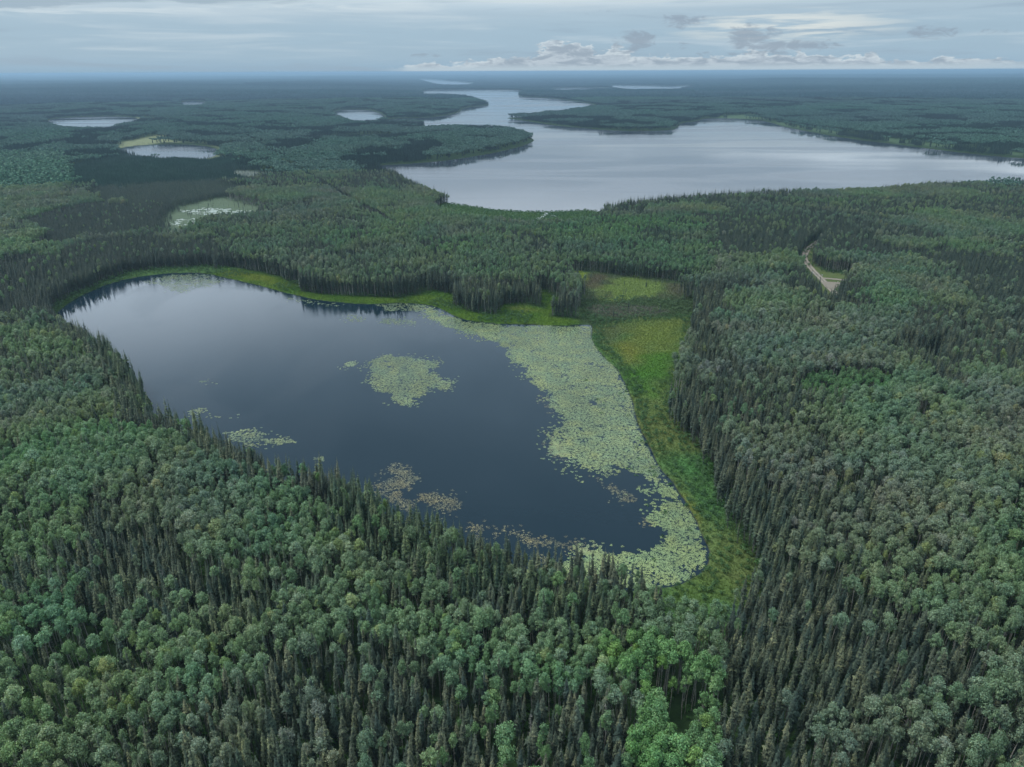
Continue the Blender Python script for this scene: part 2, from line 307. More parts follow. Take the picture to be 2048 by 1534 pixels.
# name, outline, share of aspen, keep (density), height factor, tone (r,g,b)
STANDS = [
 ('left_low', [(-300,820),(120,855),(380,868),(470,905),(640,990),(700,1070),(700,1160),(900,1230),(1200,1262),(1240,1340),(1080,1420),(900,1330),(740,1300),(560,1340),(380,1400),(120,1450),(-300,1500)], 0.86, 1.0, 1.0, (1.12,1.16,1.08)),
 ('left_mix', [(180,1010),(330,1060),(480,1160),(560,1230),(470,1260),(300,1180),(180,1100)], 0.28, 0.95, 0.95, (1,1,1)),
 ('left_bottom', [(-300,1330),(120,1290),(400,1340),(560,1400),(620,1700),(-300,1700)], 0.68, 0.92, 1.0, (1.16,1.14,1.02)),
 ('bottom_mid', [(540,1330),(700,1295),(880,1320),(1080,1400),(1230,1370),(1320,1440),(1330,1700),(560,1700)], 0.22, 0.88, 1.0, (1,1,1)),
 ('bright_grove', [(1225,1275),(1285,1258),(1365,1288),(1430,1330),(1465,1395),(1440,1440),(1440,1700),(1340,1700),(1310,1450),(1262,1385),(1222,1330)], 1.0, 1.0, 1.06, (0.95,1.18,0.74)),
 ('east_spruce', [(1400,630),(1440,610),(1440,700),(1420,760),(1440,830),(1500,900),(1560,960),(1600,1050),(1700,1180),(1880,1240),(1920,1380),(1760,1430),(1680,1460),(1640,1700),(1450,1700),(1475,1400),(1430,1310),(1370,1270),(1500,1180),(1500,1100),(1440,990),(1400,900),(1340,840),(1335,790),(1380,730)], 0.05, 1.0, 0.95, (1,1,1)),
 ('east_speckle', [(1440,860),(1560,850),(1660,900),(1650,970),(1560,980),(1480,930)], 0.75, 0.9, 1.0, (1.12,1.05,1.1)),
 ('east_speckle_b', [(1580,1060),(1700,1050),(1790,1120),(1880,1200),(1800,1240),(1700,1180),(1600,1130)], 0.5, 0.95, 1.0, (1.05,1.05,1.0)),
 ('east_grove', [(1690,800),(1760,760),(1850,752),(1900,780),(1965,860),(2010,960),(2120,1010),(2300,1200),(2048,1215),(1900,1140),(1790,1060),(1700,960),(1655,880)], 0.98, 1.0, 1.0, (1.08,1.08,1.06)),
 ('east_grove_b', [(1900,740),(1980,735),(2300,780),(2300,1000),(2048,960),(1985,850)], 0.93, 1.0, 1.0, (1.1,1.06,1.1)),
 ('right_bottom', [(1690,1440),(1800,1400),(1900,1300),(2300,1320),(2300,1700),(1660,1700)], 0.62, 0.95, 1.0, (1.05,1.02,1.0)),
 ('mid_grove', [(1450,590),(1540,560),(1620,590),(1700,620),(1790,690),(1800,740),(1740,780),(1640,730),(1520,720),(1450,660)], 0.9, 1.0, 1.0, (1.05,1.05,1.1)),
 ('mid_young', [(1560,760),(1640,740),(1780,745),(1780,800),(1700,800),(1600,800)], 0.85, 0.95, 0.72, (0.8,1.05,0.68)),
 ('mid_spruce', [(1440,720),(1560,745),(1640,800),(1650,860),(1560,850),(1450,840),(1420,780)], 0.2, 0.95, 1.0, (1,1,1)),
 ('right_spruce', [(1830,620),(2048,600),(2300,640),(2300,760),(1980,735),(1900,730),(1850,700)], 0.15, 1.0, 1.0, (1,1,1)),
 ('north_front', [(600,565),(760,570),(830,575),(900,560),(960,560),(1120,560),(1165,600),(1150,640),(905,625),(905,600),(830,585),(600,585)], 0.08, 1.0, 0.95, (1,1,1)),
 ('north_mix', [(400,440),(520,430),(700,450),(900,450),(1060,480),(1140,540),(1120,565),(900,555),(700,560),(590,550),(440,500)], 0.45, 1.0, 0.95, (1.0,1.05,1.0)),
 ('north_right', [(1060,450),(1220,430),(1400,420),(1450,560),(1380,560),(1250,548),(1140,540)], 0.55, 1.0, 0.8, (0.88,1.04,0.9)),
 ('west_spruce', [(-300,470),(110,505),(180,470),(330,470),(400,520),(330,535),(190,565),(100,620),(-300,640)], 0.04, 1.0, 0.85, (1,1,1)),
 ('west_aspen', [(-300,430),(60,440),(110,465),(100,500),(20,520),(-300,520)], 0.9, 1.0, 1.0, (1.05,1.08,1.1)),
 ('bog_dark', [(130,330),(235,305),(440,305),(470,320),(460,395),(340,405),(180,400)], 0.0, 1.0, 0.55, (1.35,1.35,1.35)),
 ('bog_dark_b', [(140,400),(330,410),(320,455),(160,470),(100,440)], 0.02, 1.0, 0.7, (1.1,1.1,1.1)),
 ('nw_aspen', [(-300,300),(120,310),(140,360),(120,400),(-300,420)], 0.9, 1.0, 1.0, (1.05,1.05,0.98)),
 ('west_bank', [(-300,640),(110,660),(170,690),(230,740),(285,800),(330,840),(120,850),(-300,815)], 0.82, 1.0, 1.0, (1.1,1.12,1.08)),
 ('lake_edge', [(150,655),(240,690),(300,760),(310,810),(450,870),(560,925),(660,950),(800,1010),(950,1090),(1060,1130),(1260,1190),(1350,1250),(1240,1270),(1050,1210),(880,1160),(740,1100),(690,1060),(640,990),(470,900),(330,850),(250,770)], 0.13, 0.95, 1.1, (0.9,1.05,0.88)),
 ('big_shore', [(1180,405),(1300,385),(1600,372),(1600,395),(1350,405),(1200,430)], 0.12, 1.0, 0.9, (1,1,1)),
]
STANDS = [(n, poly(p, 12.0), a, k, h, t) for n, p, a, k, h, t in STANDS]

def inside(x, y, P): return sdist(x, y, P, 1.0) < 0
def sample_poly_dist(x, y, key, reach=25): return sdist(x, y, CLEAR[key], reach)
def clear_mask(x, y):
    r = np.hypot(x, y)
    soft_ = {k: 0.0 for k in CLEAR}; soft_.update(marsh_white=14, pond_fen=12, fen_b=14, fen_c=22, fen_d=14, fen_a=20,  bog_north=7, meadow_east=4)
    rs = np.random.default_rng(len(x)).uniform(0, 1, x.shape) ** 2
    m = np.zeros(x.shape, bool); wob = (vnoise(x, y, 11, 31) - 0.5) * np.clip(0.012 * r, 3, 14)
    for k in CLEAR:
        d = sample_poly_dist(x, y, k)
        m |= (d + wob + soft_[k] * rs) < 0
    dc = np.full(x.shape, 1e9)
    for a, b in zip(CUTLINE[:-1], CUTLINE[1:]):
        e = b - a; t = np.clip(((x - a[0]) * e[0] + (y - a[1]) * e[1]) / (e @ e), 0, 1)
        dc = np.minimum(dc, np.hypot(x - a[0] - e[0] * t, y - a[1] - e[1] * t))
    return m | (dc < 3.6 + 3 * (vnoise(x, y, 30, 33) - 0.5))
rng = np.random.default_rng(7)

# ------------------------------------------------------------------ mesh helper
def mesh_np(name, V, F=None, mats=(), mat_idx=None, attrs=None, flat=True, sizes=None):
    """V (n,3); F (m,k) equal-size faces, or flat indices with SIZES"""
    me = D.meshes.new(name)
    V = np.asarray(V, np.float32)
    me.vertices.add(len(V)); me.vertices.foreach_set('co', V.ravel())
    if F is not None and len(F):
        if sizes is None:
            F = np.asarray(F, np.int32); sizes = np.full(len(F), F.shape[1], np.int32); F = F.ravel()
        F = np.asarray(F, np.int32); sizes = np.asarray(sizes, np.int32)
        me.loops.add(len(F)); me.loops.foreach_set('vertex_index', F)
        me.polygons.add(len(sizes))
        me.polygons.foreach_set('loop_start', np.concatenate([[0], np.cumsum(sizes)[:-1]]).astype(np.int32))
        if mat_idx is not None: me.polygons.foreach_set('material_index', np.asarray(mat_idx, np.int32))
        me.polygons.foreach_set('use_smooth', np.full(len(sizes), not flat))
    for m in mats: me.materials.append(m)
    for k, (typ, arr) in (attrs or {}).items():
        a = me.attributes.new(k, typ, 'POINT')
        key = {'FLOAT_VECTOR': 'vector', 'FLOAT_COLOR': 'color'}.get(typ, 'value')
        a.data.foreach_set(key, np.asarray(arr, np.int32 if typ == 'INT' else np.float32).ravel())
    me.update(); me.validate() if F is not None and len(V) < 20000 else None
    return me
def obj(name, me, parent=None, link=True):
    o = D.objects.new(name, me)
    if link: COL.objects.link(o)
    if parent: o.parent = parent
    return o
def tag(o, label=None, cat=None, group=None, kind=None):
    if label: o['label'] = label
    if cat: o['category'] = cat
    if group: o['group'] = group
    if kind: o['kind'] = kind
    return o

# ------------------------------------------------------------------ materials
def new_mat(name):
    m = D.materials.new(name); m.use_nodes = True; t = NT(m.node_tree); t.n.clear()
    out = t.node('ShaderNodeOutputMaterial'); p = t.node('ShaderNodeBsdfPrincipled'); t.l.new(p.outputs[0], out.inputs[0])
    return m, t, p, out
def foliage_mat(name, col, rough=0.65, spec=0.2, trans=0.25, tip=None):
    m, t, p, out = new_mat(name)
    ta = t.node('ShaderNodeAttribute', attribute_type='INSTANCER', attribute_name='tint')
    va = t.node('ShaderNodeAttribute', attribute_type='GEOMETRY', attribute_name='var')
    base = C4(*col)
    if tip:
        tp = t.node('ShaderNodeAttribute', attribute_type='GEOMETRY', attribute_name='tip')
        ti = t.node('ShaderNodeAttribute', attribute_type='INSTANCER', attribute_name='rust')
        base = t.mix(t.math('MULTIPLY', tp.outputs['Fac'], ti.outputs['Fac'], clamp=True), base, C4(*tip))
    c = t.mix(1.0, base, ta.outputs['Color'], 'MULTIPLY')
    c = t.mix(1.0, c, va.outputs['Color'], 'MULTIPLY')
    t.l.new(c, p.inputs['Base Color']); p.inputs['Roughness'].default_value = rough
    p.inputs['Specular IOR Level'].default_value = spec
    if trans:
        tr = t.node('ShaderNodeBsdfTranslucent'); t.l.new(t.mix(1.0, c, C4(1.1, 1.25, 0.6), 'MULTIPLY'), tr.inputs[0])
        mx = t.node('ShaderNodeMixShader'); mx.inputs[0].default_value = trans
        t.l.new(p.outputs[0], mx.inputs[1]); t.l.new(tr.outputs[0], mx.inputs[2]); t.l.new(mx.outputs[0], out.inputs[0])
    return m
def plain_mat(name, col, rough=0.8, col2=None, scale=1.0, spec=0.3, bump=0.0, coord='Object'):
    m, t, p, out = new_mat(name)
    if col2:
        tc = t.node('ShaderNodeTexCoord'); n = t.noise(tc.outputs[coord], scale, 4, 0.6)
        t.l.new(t.mix(t.step(n, 0.35, 0.65), C4(*col), C4(*col2)), p.inputs['Base Color'])
        if bump:
            b = t.node('ShaderNodeBump'); b.inputs['Strength'].default_value = bump; t.l.new(n, b.inputs['Height']); t.l.new(b.outputs[0], p.inputs['Normal'])
    else: p.inputs['Base Color'].default_value = C4(*col)
    p.inputs['Roughness'].default_value = rough; p.inputs['Specular IOR Level'].default_value = spec
    return m
M_ASPEN = foliage_mat('aspen_leaves', (0.150, 0.222, 0.124), 0.5, 0.35, 0.25)
M_SPRUCE = foliage_mat('spruce_needles', (0.026, 0.046, 0.034), 0.7, 0.2, 0.0, tip=(0.165, 0.168, 0.080))
M_FAR = foliage_mat('far_foliage', (0.052, 0.088, 0.070), 0.7, 0.15, 0.0)
M_SHRUB = foliage_mat('shrub_leaves', (0.06, 0.13, 0.042), 0.6, 0.25, 0.2)
M_SEDGE = foliage_mat('sedge_blades', (0.09, 0.15, 0.03), 0.6, 0.2, 0.3)
M_PAD = foliage_mat('lily_leaves', (0.175, 0.225, 0.118), 0.42, 0.4, 0.0)
M_BARK_A = plain_mat('aspen_bark', (0.36, 0.35, 0.31), 0.8, (0.16, 0.155, 0.135), 1.3)
M_BARK_S = plain_mat('spruce_bark', (0.075, 0.070, 0.068), 0.9, (0.12, 0.113, 0.11), 1.0)
M_DEAD = plain_mat('dead_wood', (0.30, 0.28, 0.26), 0.9, (0.17, 0.155, 0.15), 0.9)

def water_mat(name, deep, rough_a, rough_b, lam, bump=0.02, stretch=(1, 1), bscale=1.2):
    m, t, p, out = new_mat(name)
    g = t.node('ShaderNodeNewGeometry'); mp = t.node('ShaderNodeMapping'); t.l.new(g.outputs['Position'], mp.inputs[0])
    mp.inputs['Scale'].default_value = (stretch[0], stretch[1], 1); mp.inputs['Rotation'].default_value = (0, 0, R(-14))
    n = t.noise(mp.outputs[0], 1.0 / lam, 5, 0.55, 0.8)
    f = t.step(n, 0.42, 0.62)
    t.put(p.inputs['Roughness'], t.math('MULTIPLY_ADD', f, rough_b - rough_a, rough_a))
    p.inputs['Base Color'].default_value = C4(*deep); p.inputs['IOR'].default_value = 1.333
    p.inputs['Specular IOR Level'].default_value = 0.5
    w1 = t.noise(g.outputs['Position'], bscale, 3, 0.5)
    b = t.node('ShaderNodeBump'); b.inputs['Distance'].default_value = 1.0
    t.put(b.inputs['Strength'], t.math('MULTIPLY_ADD', f, bump, bump * 0.35)); t.l.new(w1, b.inputs['Height']); t.l.new(b.outputs[0], p.inputs['Normal'])
    return m
M_WATER_NEAR = water_mat('dark_lake_water', (0.006, 0.017, 0.026), 0.02, 0.13, 60.0, 0.03, (1, 0.6), 1.4)
M_WATER_BIG = water_mat('wind_streaked_water', (0.03, 0.04, 0.055), 0.03, 0.19, 200.0, 0.035, (0.35, 1.5), 0.6)
M_WATER_BLACK = water_mat('still_bog_water', (0.008, 0.009, 0.012), 0.03, 0.08, 20.0, 0.005)

def ground_mat():
    m, t, p, out = new_mat('ground_cover')
    a = t.node('ShaderNodeAttribute', attribute_type='GEOMETRY', attribute_name='soil')
    g = t.node('ShaderNodeNewGeometry')
    n = t.noise(g.outputs['Position'], 0.9, 5, 0.65); n2 = t.noise(g.outputs['Position'], 0.12, 3, 0.6)
    k = t.math('MULTIPLY', t.math('MULTIPLY_ADD', n, 1.0, 0.5), t.math('MULTIPLY_ADD', n2, 0.5, 0.75))
    t.l.new(t.mix(1.0, a.outputs['Color'], t.comb(k, k, k), 'MULTIPLY'), p.inputs['Base Color'])
    p.inputs['Roughness'].default_value = 0.95; p.inputs['Specular IOR Level'].default_value = 0.1
    b = t.node('ShaderNodeBump'); b.inputs['Strength'].default_value = 0.5; b.inputs['Distance'].default_value = 0.3; t.l.new(n, b.inputs['Height']); t.l.new(b.outputs[0], p.inputs['Normal'])
    return m

# ------------------------------------------------------------------ the ground: one sheet to the horizon
def soil_colour(x, y, d, dn):
    r = np.hypot(x, y)
    n = fbm(x, y, 14, 41); n2 = fbm(x, y, 40, 42); nb = fbm(x, y, 700, 43)
    c = np.empty(x.shape + (3,))
    c[:] = (0.022, 0.045, 0.016)
    c *= (0.7 + 0.6 * n)[..., None]
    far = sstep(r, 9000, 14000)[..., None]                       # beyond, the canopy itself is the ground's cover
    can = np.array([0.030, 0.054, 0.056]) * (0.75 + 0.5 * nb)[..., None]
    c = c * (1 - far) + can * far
    def put(mask, col): c[:] = c * (1 - mask[..., None]) + np.asarray(col) * mask[..., None]
    def lay(key, col, soft=3.0, reach=25):
        q = sample_poly_dist(x, y, key, reach) + (n - 0.5) * 8
        put(sstep(q, soft, -soft), col)
    lay('shore_north', np.array([0.040, 0.105, 0.016]) + 0.05 * n[..., None] * np.array([1, 0.8, 0]))
    lay('shore_west', (0.04, 0.085, 0.022)); lay('delta', (0.045, 0.09, 0.03), 10)
    lay('bog_north', np.stack([0.060 + 0.03 * n, 0.085 + 0.035 * n2, 0.045 + 0.01 * n], -1), 5)
    lay('bog_link', (0.045, 0.075, 0.03), 5)
    lay('meadow_east', np.stack([0.060 + 0.04 * sstep(n2, .35, .7), 0.120 + 0.035 * n, 0.038 + 0.01 * n], -1), 4)
    lay('marsh_white', (0.080, 0.112, 0.068), 14); lay('pond_fen', (0.15, 0.17, 0.085), 12); lay('fen_b', (0.13, 0.155, 0.08), 12); lay('fen_c', (0.10, 0.12, 0.10), 14)
    lay('fen_d', (0.12, 0.14, 0.08), 10); lay('fen_a', (0.15, 0.17, 0.09), 15); lay('road_clearing', (0.075, 0.10, 0.035), 3); lay('big_east_shore', (0.05, 0.085, 0.04), 10)
    lay('track_gap', (0.12, 0.105, 0.09), 1.5)
    # patches that keep their own colour
    def patch(pts, col, soft=5.0, am=1.0, wob=16):
        P = smooth(poly(pts), 2); q = sdist(x, y, P, 30) + (fbm(x, y, 9, 77) - 0.5) * wob
        put(sstep(q, soft, -soft) * am, col)
    patch([(1225,690),(1265,672),(1300,680),(1305,720),(1275,735),(1245,722)], (0.15, 0.155, 0.03), 9, 0.6)
    patch([(1225,695),(1250,690),(1270,715),(1262,735),(1240,722)], (0.17, 0.165, 0.028), 9, 0.6)
    patch([(1260,650),(1370,640),(1372,700),(1320,720),(1280,690)], (0.13, 0.165, 0.035), 9, 0.8)
    patch([(1240,735),(1340,700),(1330,760),(1290,800),(1268,790)], (0.055, 0.15, 0.018), 8, 0.8)
    patch([(1188,655),(1240,655),(1240,680),(1205,690)], (0.085, 0.11, 0.045), 6, 0.8)
    patch([(1195,582),(1222,560),(1250,556),(1320,566),(1330,585),(1295,598),(1225,605)], (0.145, 0.20, 0.055), 7, 0.9, 30)
    patch([(1150,547),(1172,550),(1182,562),(1172,566),(1155,556)], (0.19, 0.25, 0.04), 3)
    patch([(1175,552),(1215,553),(1205,575),(1185,580),(1170,570)], (0.10, 0.070, 0.055), 6, 0.6)
    patch([(1330,568),(1370,572),(1372,590),(1335,590)], (0.095, 0.08, 0.055), 5, 0.55)
    patch([(1180,610),(1300,612),(1340,628),(1240,636),(1180,628)], (0.095, 0.095, 0.075), 5, 0.8)
    patch([(1358,985),(1385,1000),(1410,1040),(1400,1060),(1375,1030)], (0.17, 0.16, 0.03), 3, 0.6, 6)
    patch([(440,540),(520,550),(590,572),(560,574),(480,560)], (0.14, 0.17, 0.025), 6, 0.8)
    patch([(1010,616),(1060,614),(1090,626),(1040,630)], (0.12, 0.15, 0.035), 5, 0.8)
    patch([(1180,1195),(1300,1185),(1440,1150),(1470,1190),(1400,1235),(1280,1210)], (0.075, 0.125, 0.03), 4, 0.7)
    put(sstep(d, 0.7, 0.1), (0.028, 0.03, 0.022))               # wet dark edge
    return c

def build_ground():
    rr = [0.0]; r_ = 6.0
    while r_ < 43000: rr.append(r_); r_ *= (1.0065 if 90 < r_ < 1500 else 1.011 if r_ < 9000 else 1.03) if r_ > 90 else 1.15
    fine = np.arange(-50, 50.01, 0.17); rest = np.arange(54, 307, 4.0)
    aa = np.radians(np.concatenate([fine, rest]))
    rr = np.array(rr[1:]); nr, na = len(rr), len(aa)
    Rg, Ag = np.meshgrid(rr, aa, indexing='ij')
    x = (Rg * np.sin(Ag)).ravel(); y = (Rg * np.cos(Ag)).ravel()
    d, dn = water_dist(x, y)
    z = terrain(x, y, d)
    far = sstep(np.hypot(x, y), 11500, 14500) * (d > 60)
    z = z + far * (9 + 6 * vnoise(x, y, 160, 66))               # the canopy closes into the surface out there
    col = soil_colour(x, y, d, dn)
    i = np.arange(nr - 1)[:, None] * na; j = np.arange(na)[None, :]; jn = (j + 1) % na
    F = np.stack([i + j, i + na + j, i + na + jn, i + jn], -1).reshape(-1, 4)
    F = F[:, ::-1]
    V = np.stack([x, y, z], -1)
    c = len(V); V = np.vstack([V, [[0, 0, V[:na, 2].mean()]]])
    fan = np.stack([np.full(na, c), np.arange(na), (np.arange(na) + 1) % na], -1)[:, ::-1]
    Fl = np.concatenate([F.ravel(), fan.ravel()]); sz = np.concatenate([np.full(len(F), 4), np.full(len(fan), 3)])
    col = np.vstack([col, col[:1]]); rgba = np.hstack([col, np.ones((len(col), 1))])
    me = mesh_np('ground', V, Fl, [ground_mat()], attrs={'soil': ('FLOAT_COLOR', rgba)}, flat=False, sizes=sz)
    o = obj('ground', me); tag(o, 'forest floor, wet meadows and low far hills around the lakes', None, kind='structure')
build_ground()
print('ground', round(time.time() - T0, 1))

# ------------------------------------------------------------------ the waters
def offset_poly(P, w):
    Q = np.roll(P, -1, 0) - np.roll(P, 1, 0); Q /= np.linalg.norm(Q, axis=1)[:, None] + 1e-9
    area = 0.5 * np.sum(P[:, 0] * np.roll(P[:, 1], -1) - np.roll(P[:, 0], -1) * P[:, 1])
    N = np.stack([Q[:, 1], -Q[:, 0]], 1) * (1 if area > 0 else -1)
    return P + N * w
WLAB = {'near_lake': 'dark calm lake with lily pads in front, ringed by forest', 'big_lake': 'large pale wind streaked lake with wooded points in the distance'}
PL = ['small far pond left of the big lake inlet', 'long pale pond at far left among forest', '', 'tiny sliver of pond beyond the bog pond', 'tiniest glint of pond on the far plain']
import bmesh
for i, (n, P) in enumerate(WATERS):
    c = np.hypot(*P.mean(0))
    Q = offset_poly(P, max(1.5, 0.004 * c))
    bm = bmesh.new(); vs = [bm.verts.new((p[0], p[1], 0.0)) for p in Q]
    f = bm.faces.new(vs); f.normal_update()
    if f.normal.z < 0: f.normal_flip()
    bmesh.ops.triangulate(bm, faces=bm.faces[:])
    me = D.meshes.new(n); bm.to_mesh(me); bm.free()
    me.materials.append(M_WATER_NEAR if i == 0 else M_WATER_BLACK if n in ('slough', 'forest_pool') else M_WATER_BIG)
    o = obj(n, me)
    lab = WLAB.get(n) or {'bog_pond': 'bright oval pond above the dark bog spruce flat', 'slough': 'narrow dark slough in front of the small wooded point', 'forest_pool': 'small black pool in the trees beside the track'}.get(n)
    if n == 'distant_pond': lab = {2: PL[0], 3: PL[1], 5: PL[3], 6: PL[4]}[i]
    if n == 'distant_lake': lab = {7: 'thin far lake left of centre near the horizon', 8: 'thinnest streak of water near the horizon', 9: 'far lake on the horizon with a small wooded islet'}[i]
    tag(o, lab, kind='structure')

# ------------------------------------------------------------------ tree shapes
def tube(path, rad, sides=5):
    path = np.asarray(path, float); n = len(path); V = []; F = []
    for k in range(n):
        t = path[min(k + 1, n - 1)] - path[max(k - 1, 0)]; t /= np.linalg.norm(t) + 1e-9
        a = np.cross(t, (0.31, 0.95, 0.1)); a /= np.linalg.norm(a) + 1e-9; b = np.cross(t, a)
        for s in range(sides):
            q = 2 * math.pi * s / sides
            V.append(path[k] + rad[k] * (math.cos(q) * a + math.sin(q) * b))
    for k in range(n - 1):
        for s in range(sides):
            s2 = (s + 1) % sides
            F.append((k * sides + s, k * sides + s2, (k + 1) * sides + s2, (k + 1) * sides + s))
    return np.array(V), np.array(F)
class Bag:
    """quads with per-vertex attributes"""
    def __init__(s): s.V = []; s.F = []; s.var = []; s.tip = []; s.m = []; s.n = 0
    def add(s, V, F, var=1.0, tip=0.0, m=0):
        V = np.asarray(V, float); F = np.asarray(F, int)
        if F.shape[1] == 3: F = np.hstack([F, F[:, 2:3]])
        s.V.append(V); s.F.append(F + s.n); s.n += len(V)
        v = np.broadcast_to(np.asarray(var, float), (len(V),)) if np.ndim(var) < 2 else var
        if v.ndim == 1: v = np.stack([v, v, v], -1)
        s.var.append(v); s.tip.append(np.broadcast_to(np.asarray(tip, float), (len(V),))); s.m.append(np.full(len(F), m))
    def mesh(s, name, mats):
        V = np.vstack(s.V); F = np.vstack(s.F); var = np.vstack(s.var); tip = np.concatenate(s.tip); m = np.concatenate(s.m)
        tri = F[:, 2] == F[:, 3]
        fl = []; sz = np.where(tri, 3, 4)
        idx = np.ones(F.shape, bool); idx[tri, 3] = False
        fl = F[idx]
        return mesh_np(name, V, fl, mats, m, {'var': ('FLOAT_COLOR', np.hstack([var, np.ones((len(var), 1))])), 'tip': ('FLOAT', tip)}, True, sz)
def leaf_quads(P, N, size, rg, aspect=0.75):
    """rhombic leaf clumps at P facing N"""
    n = len(P); N = N / (np.linalg.norm(N, axis=1)[:, None] + 1e-9)
    ref = rg.normal(size=(n, 3)); A = np.cross(N, ref); A /= np.linalg.norm(A, axis=1)[:, None] + 1e-9; B = np.cross(N, A)
    s = (size * rg.uniform(0.65, 1.3, n))[:, None]
    bend = N * s * 0.25
    V = np.stack([P + A * s, P + B * s * aspect - bend, P - A * s, P - B * s * aspect - bend * 0.3], 1).reshape(-1, 3)
    F = np.arange(n * 4).reshape(-1, 4)
    return V, F

def aspen(seed, h=19.0, cw=2.0, lo=0.55, n_blob=13, q=115, ragged=0.25, leafsize=0.22, twin=False, bare=0.0):
    rg = np.random.default_rng(seed)
    T, C = Bag(), Bag()
    lean = rg.normal(0, 0.5, 2); skew = rg.normal(0, 0.8, 2)
    def axis(t): return np.array([lean[0] * t * t + 0.12 * math.sin(5 * t + seed), lean[1] * t * t + 0.12 * math.cos(4 * t + seed), h * t])
    ts = np.linspace(0, 0.97, 9)
    V, F = tube([axis(t) for t in ts], [0.17 * (1 - t) ** 0.8 + 0.02 for t in ts], 6); T.add(V, F, 1.0)
    cz = h * (lo + 1) / 2
    blobs = []
    for k in range(n_blob):
        u = (k + 0.5) / n_blob
        t = lo + (0.98 - lo) * (u ** 0.8)
        prof = math.sin(math.pi * min(max((t - lo + 0.10) / (1.0 - lo + 0.12), 0), 1)) ** 0.6
        a = k * 2.4 + rg.uniform(-0.4, 0.4)
        rad = cw * prof * rg.uniform(0.35, 0.85) * (0.35 if t > 0.92 else 1)
        base = axis(max(t - 0.1, 0.3)); c = axis(t) + np.array([math.cos(a) * rad, math.sin(a) * rad, rg.uniform(-0.3, 0.4)])
        br = cw * rg.uniform(0.30, 0.60); c[:2] += skew * cw * 0.35 * (t - lo) / (1 - lo)
        blobs.append((c, br))
        mid = (base + c) / 2 + np.array([0, 0, -0.25])
        V, F = tube([base, mid, c + (0, 0, br * 0.3)], [0.06, 0.04, 0.015], 3); T.add(V, F, 1.0)
    for c, br in blobs:
        n = int(q * rg.uniform(0.75, 1.25) * (1 - bare))
        N = rg.normal(size=(n, 3)); N /= np.linalg.norm(N, axis=1)[:, None]; N[:, 2] = N[:, 2] * 0.9 + 0.15
        rr_ = br * (1 - rg.uniform(0, 1, n) ** 2 * 0.6) * rg.uniform(1 - ragged, 1 + ragged, n)
        P = c + N * rr_[:, None] * np.array([1, 1, 0.85])
        V, F = leaf_quads(P, N + rg.normal(0, 0.55, (n, 3)) + (0, 0, 0.35), leafsize, rg)
        v = np.repeat(rg.uniform(0.55, 1.42, n), 4) * rg.uniform(0.88, 1.12)
        yl = np.repeat(rg.uniform(0.9, 1.1, n), 4)
        C.add(V, F, np.stack([v * yl, v, v / yl], -1))
    # a few dead twigs low on the bole
    for k in range(5):
        t = rg.uniform(lo * 0.6, lo); a = rg.uniform(0, 6.28); b = axis(t)
        V, F = tube([b, b + np.array([math.cos(a), math.sin(a), 0.3]) * rg.uniform(0.5, 1.3)], [0.03, 0.01], 3); T.add(V, F, 1.0)
    return T, C

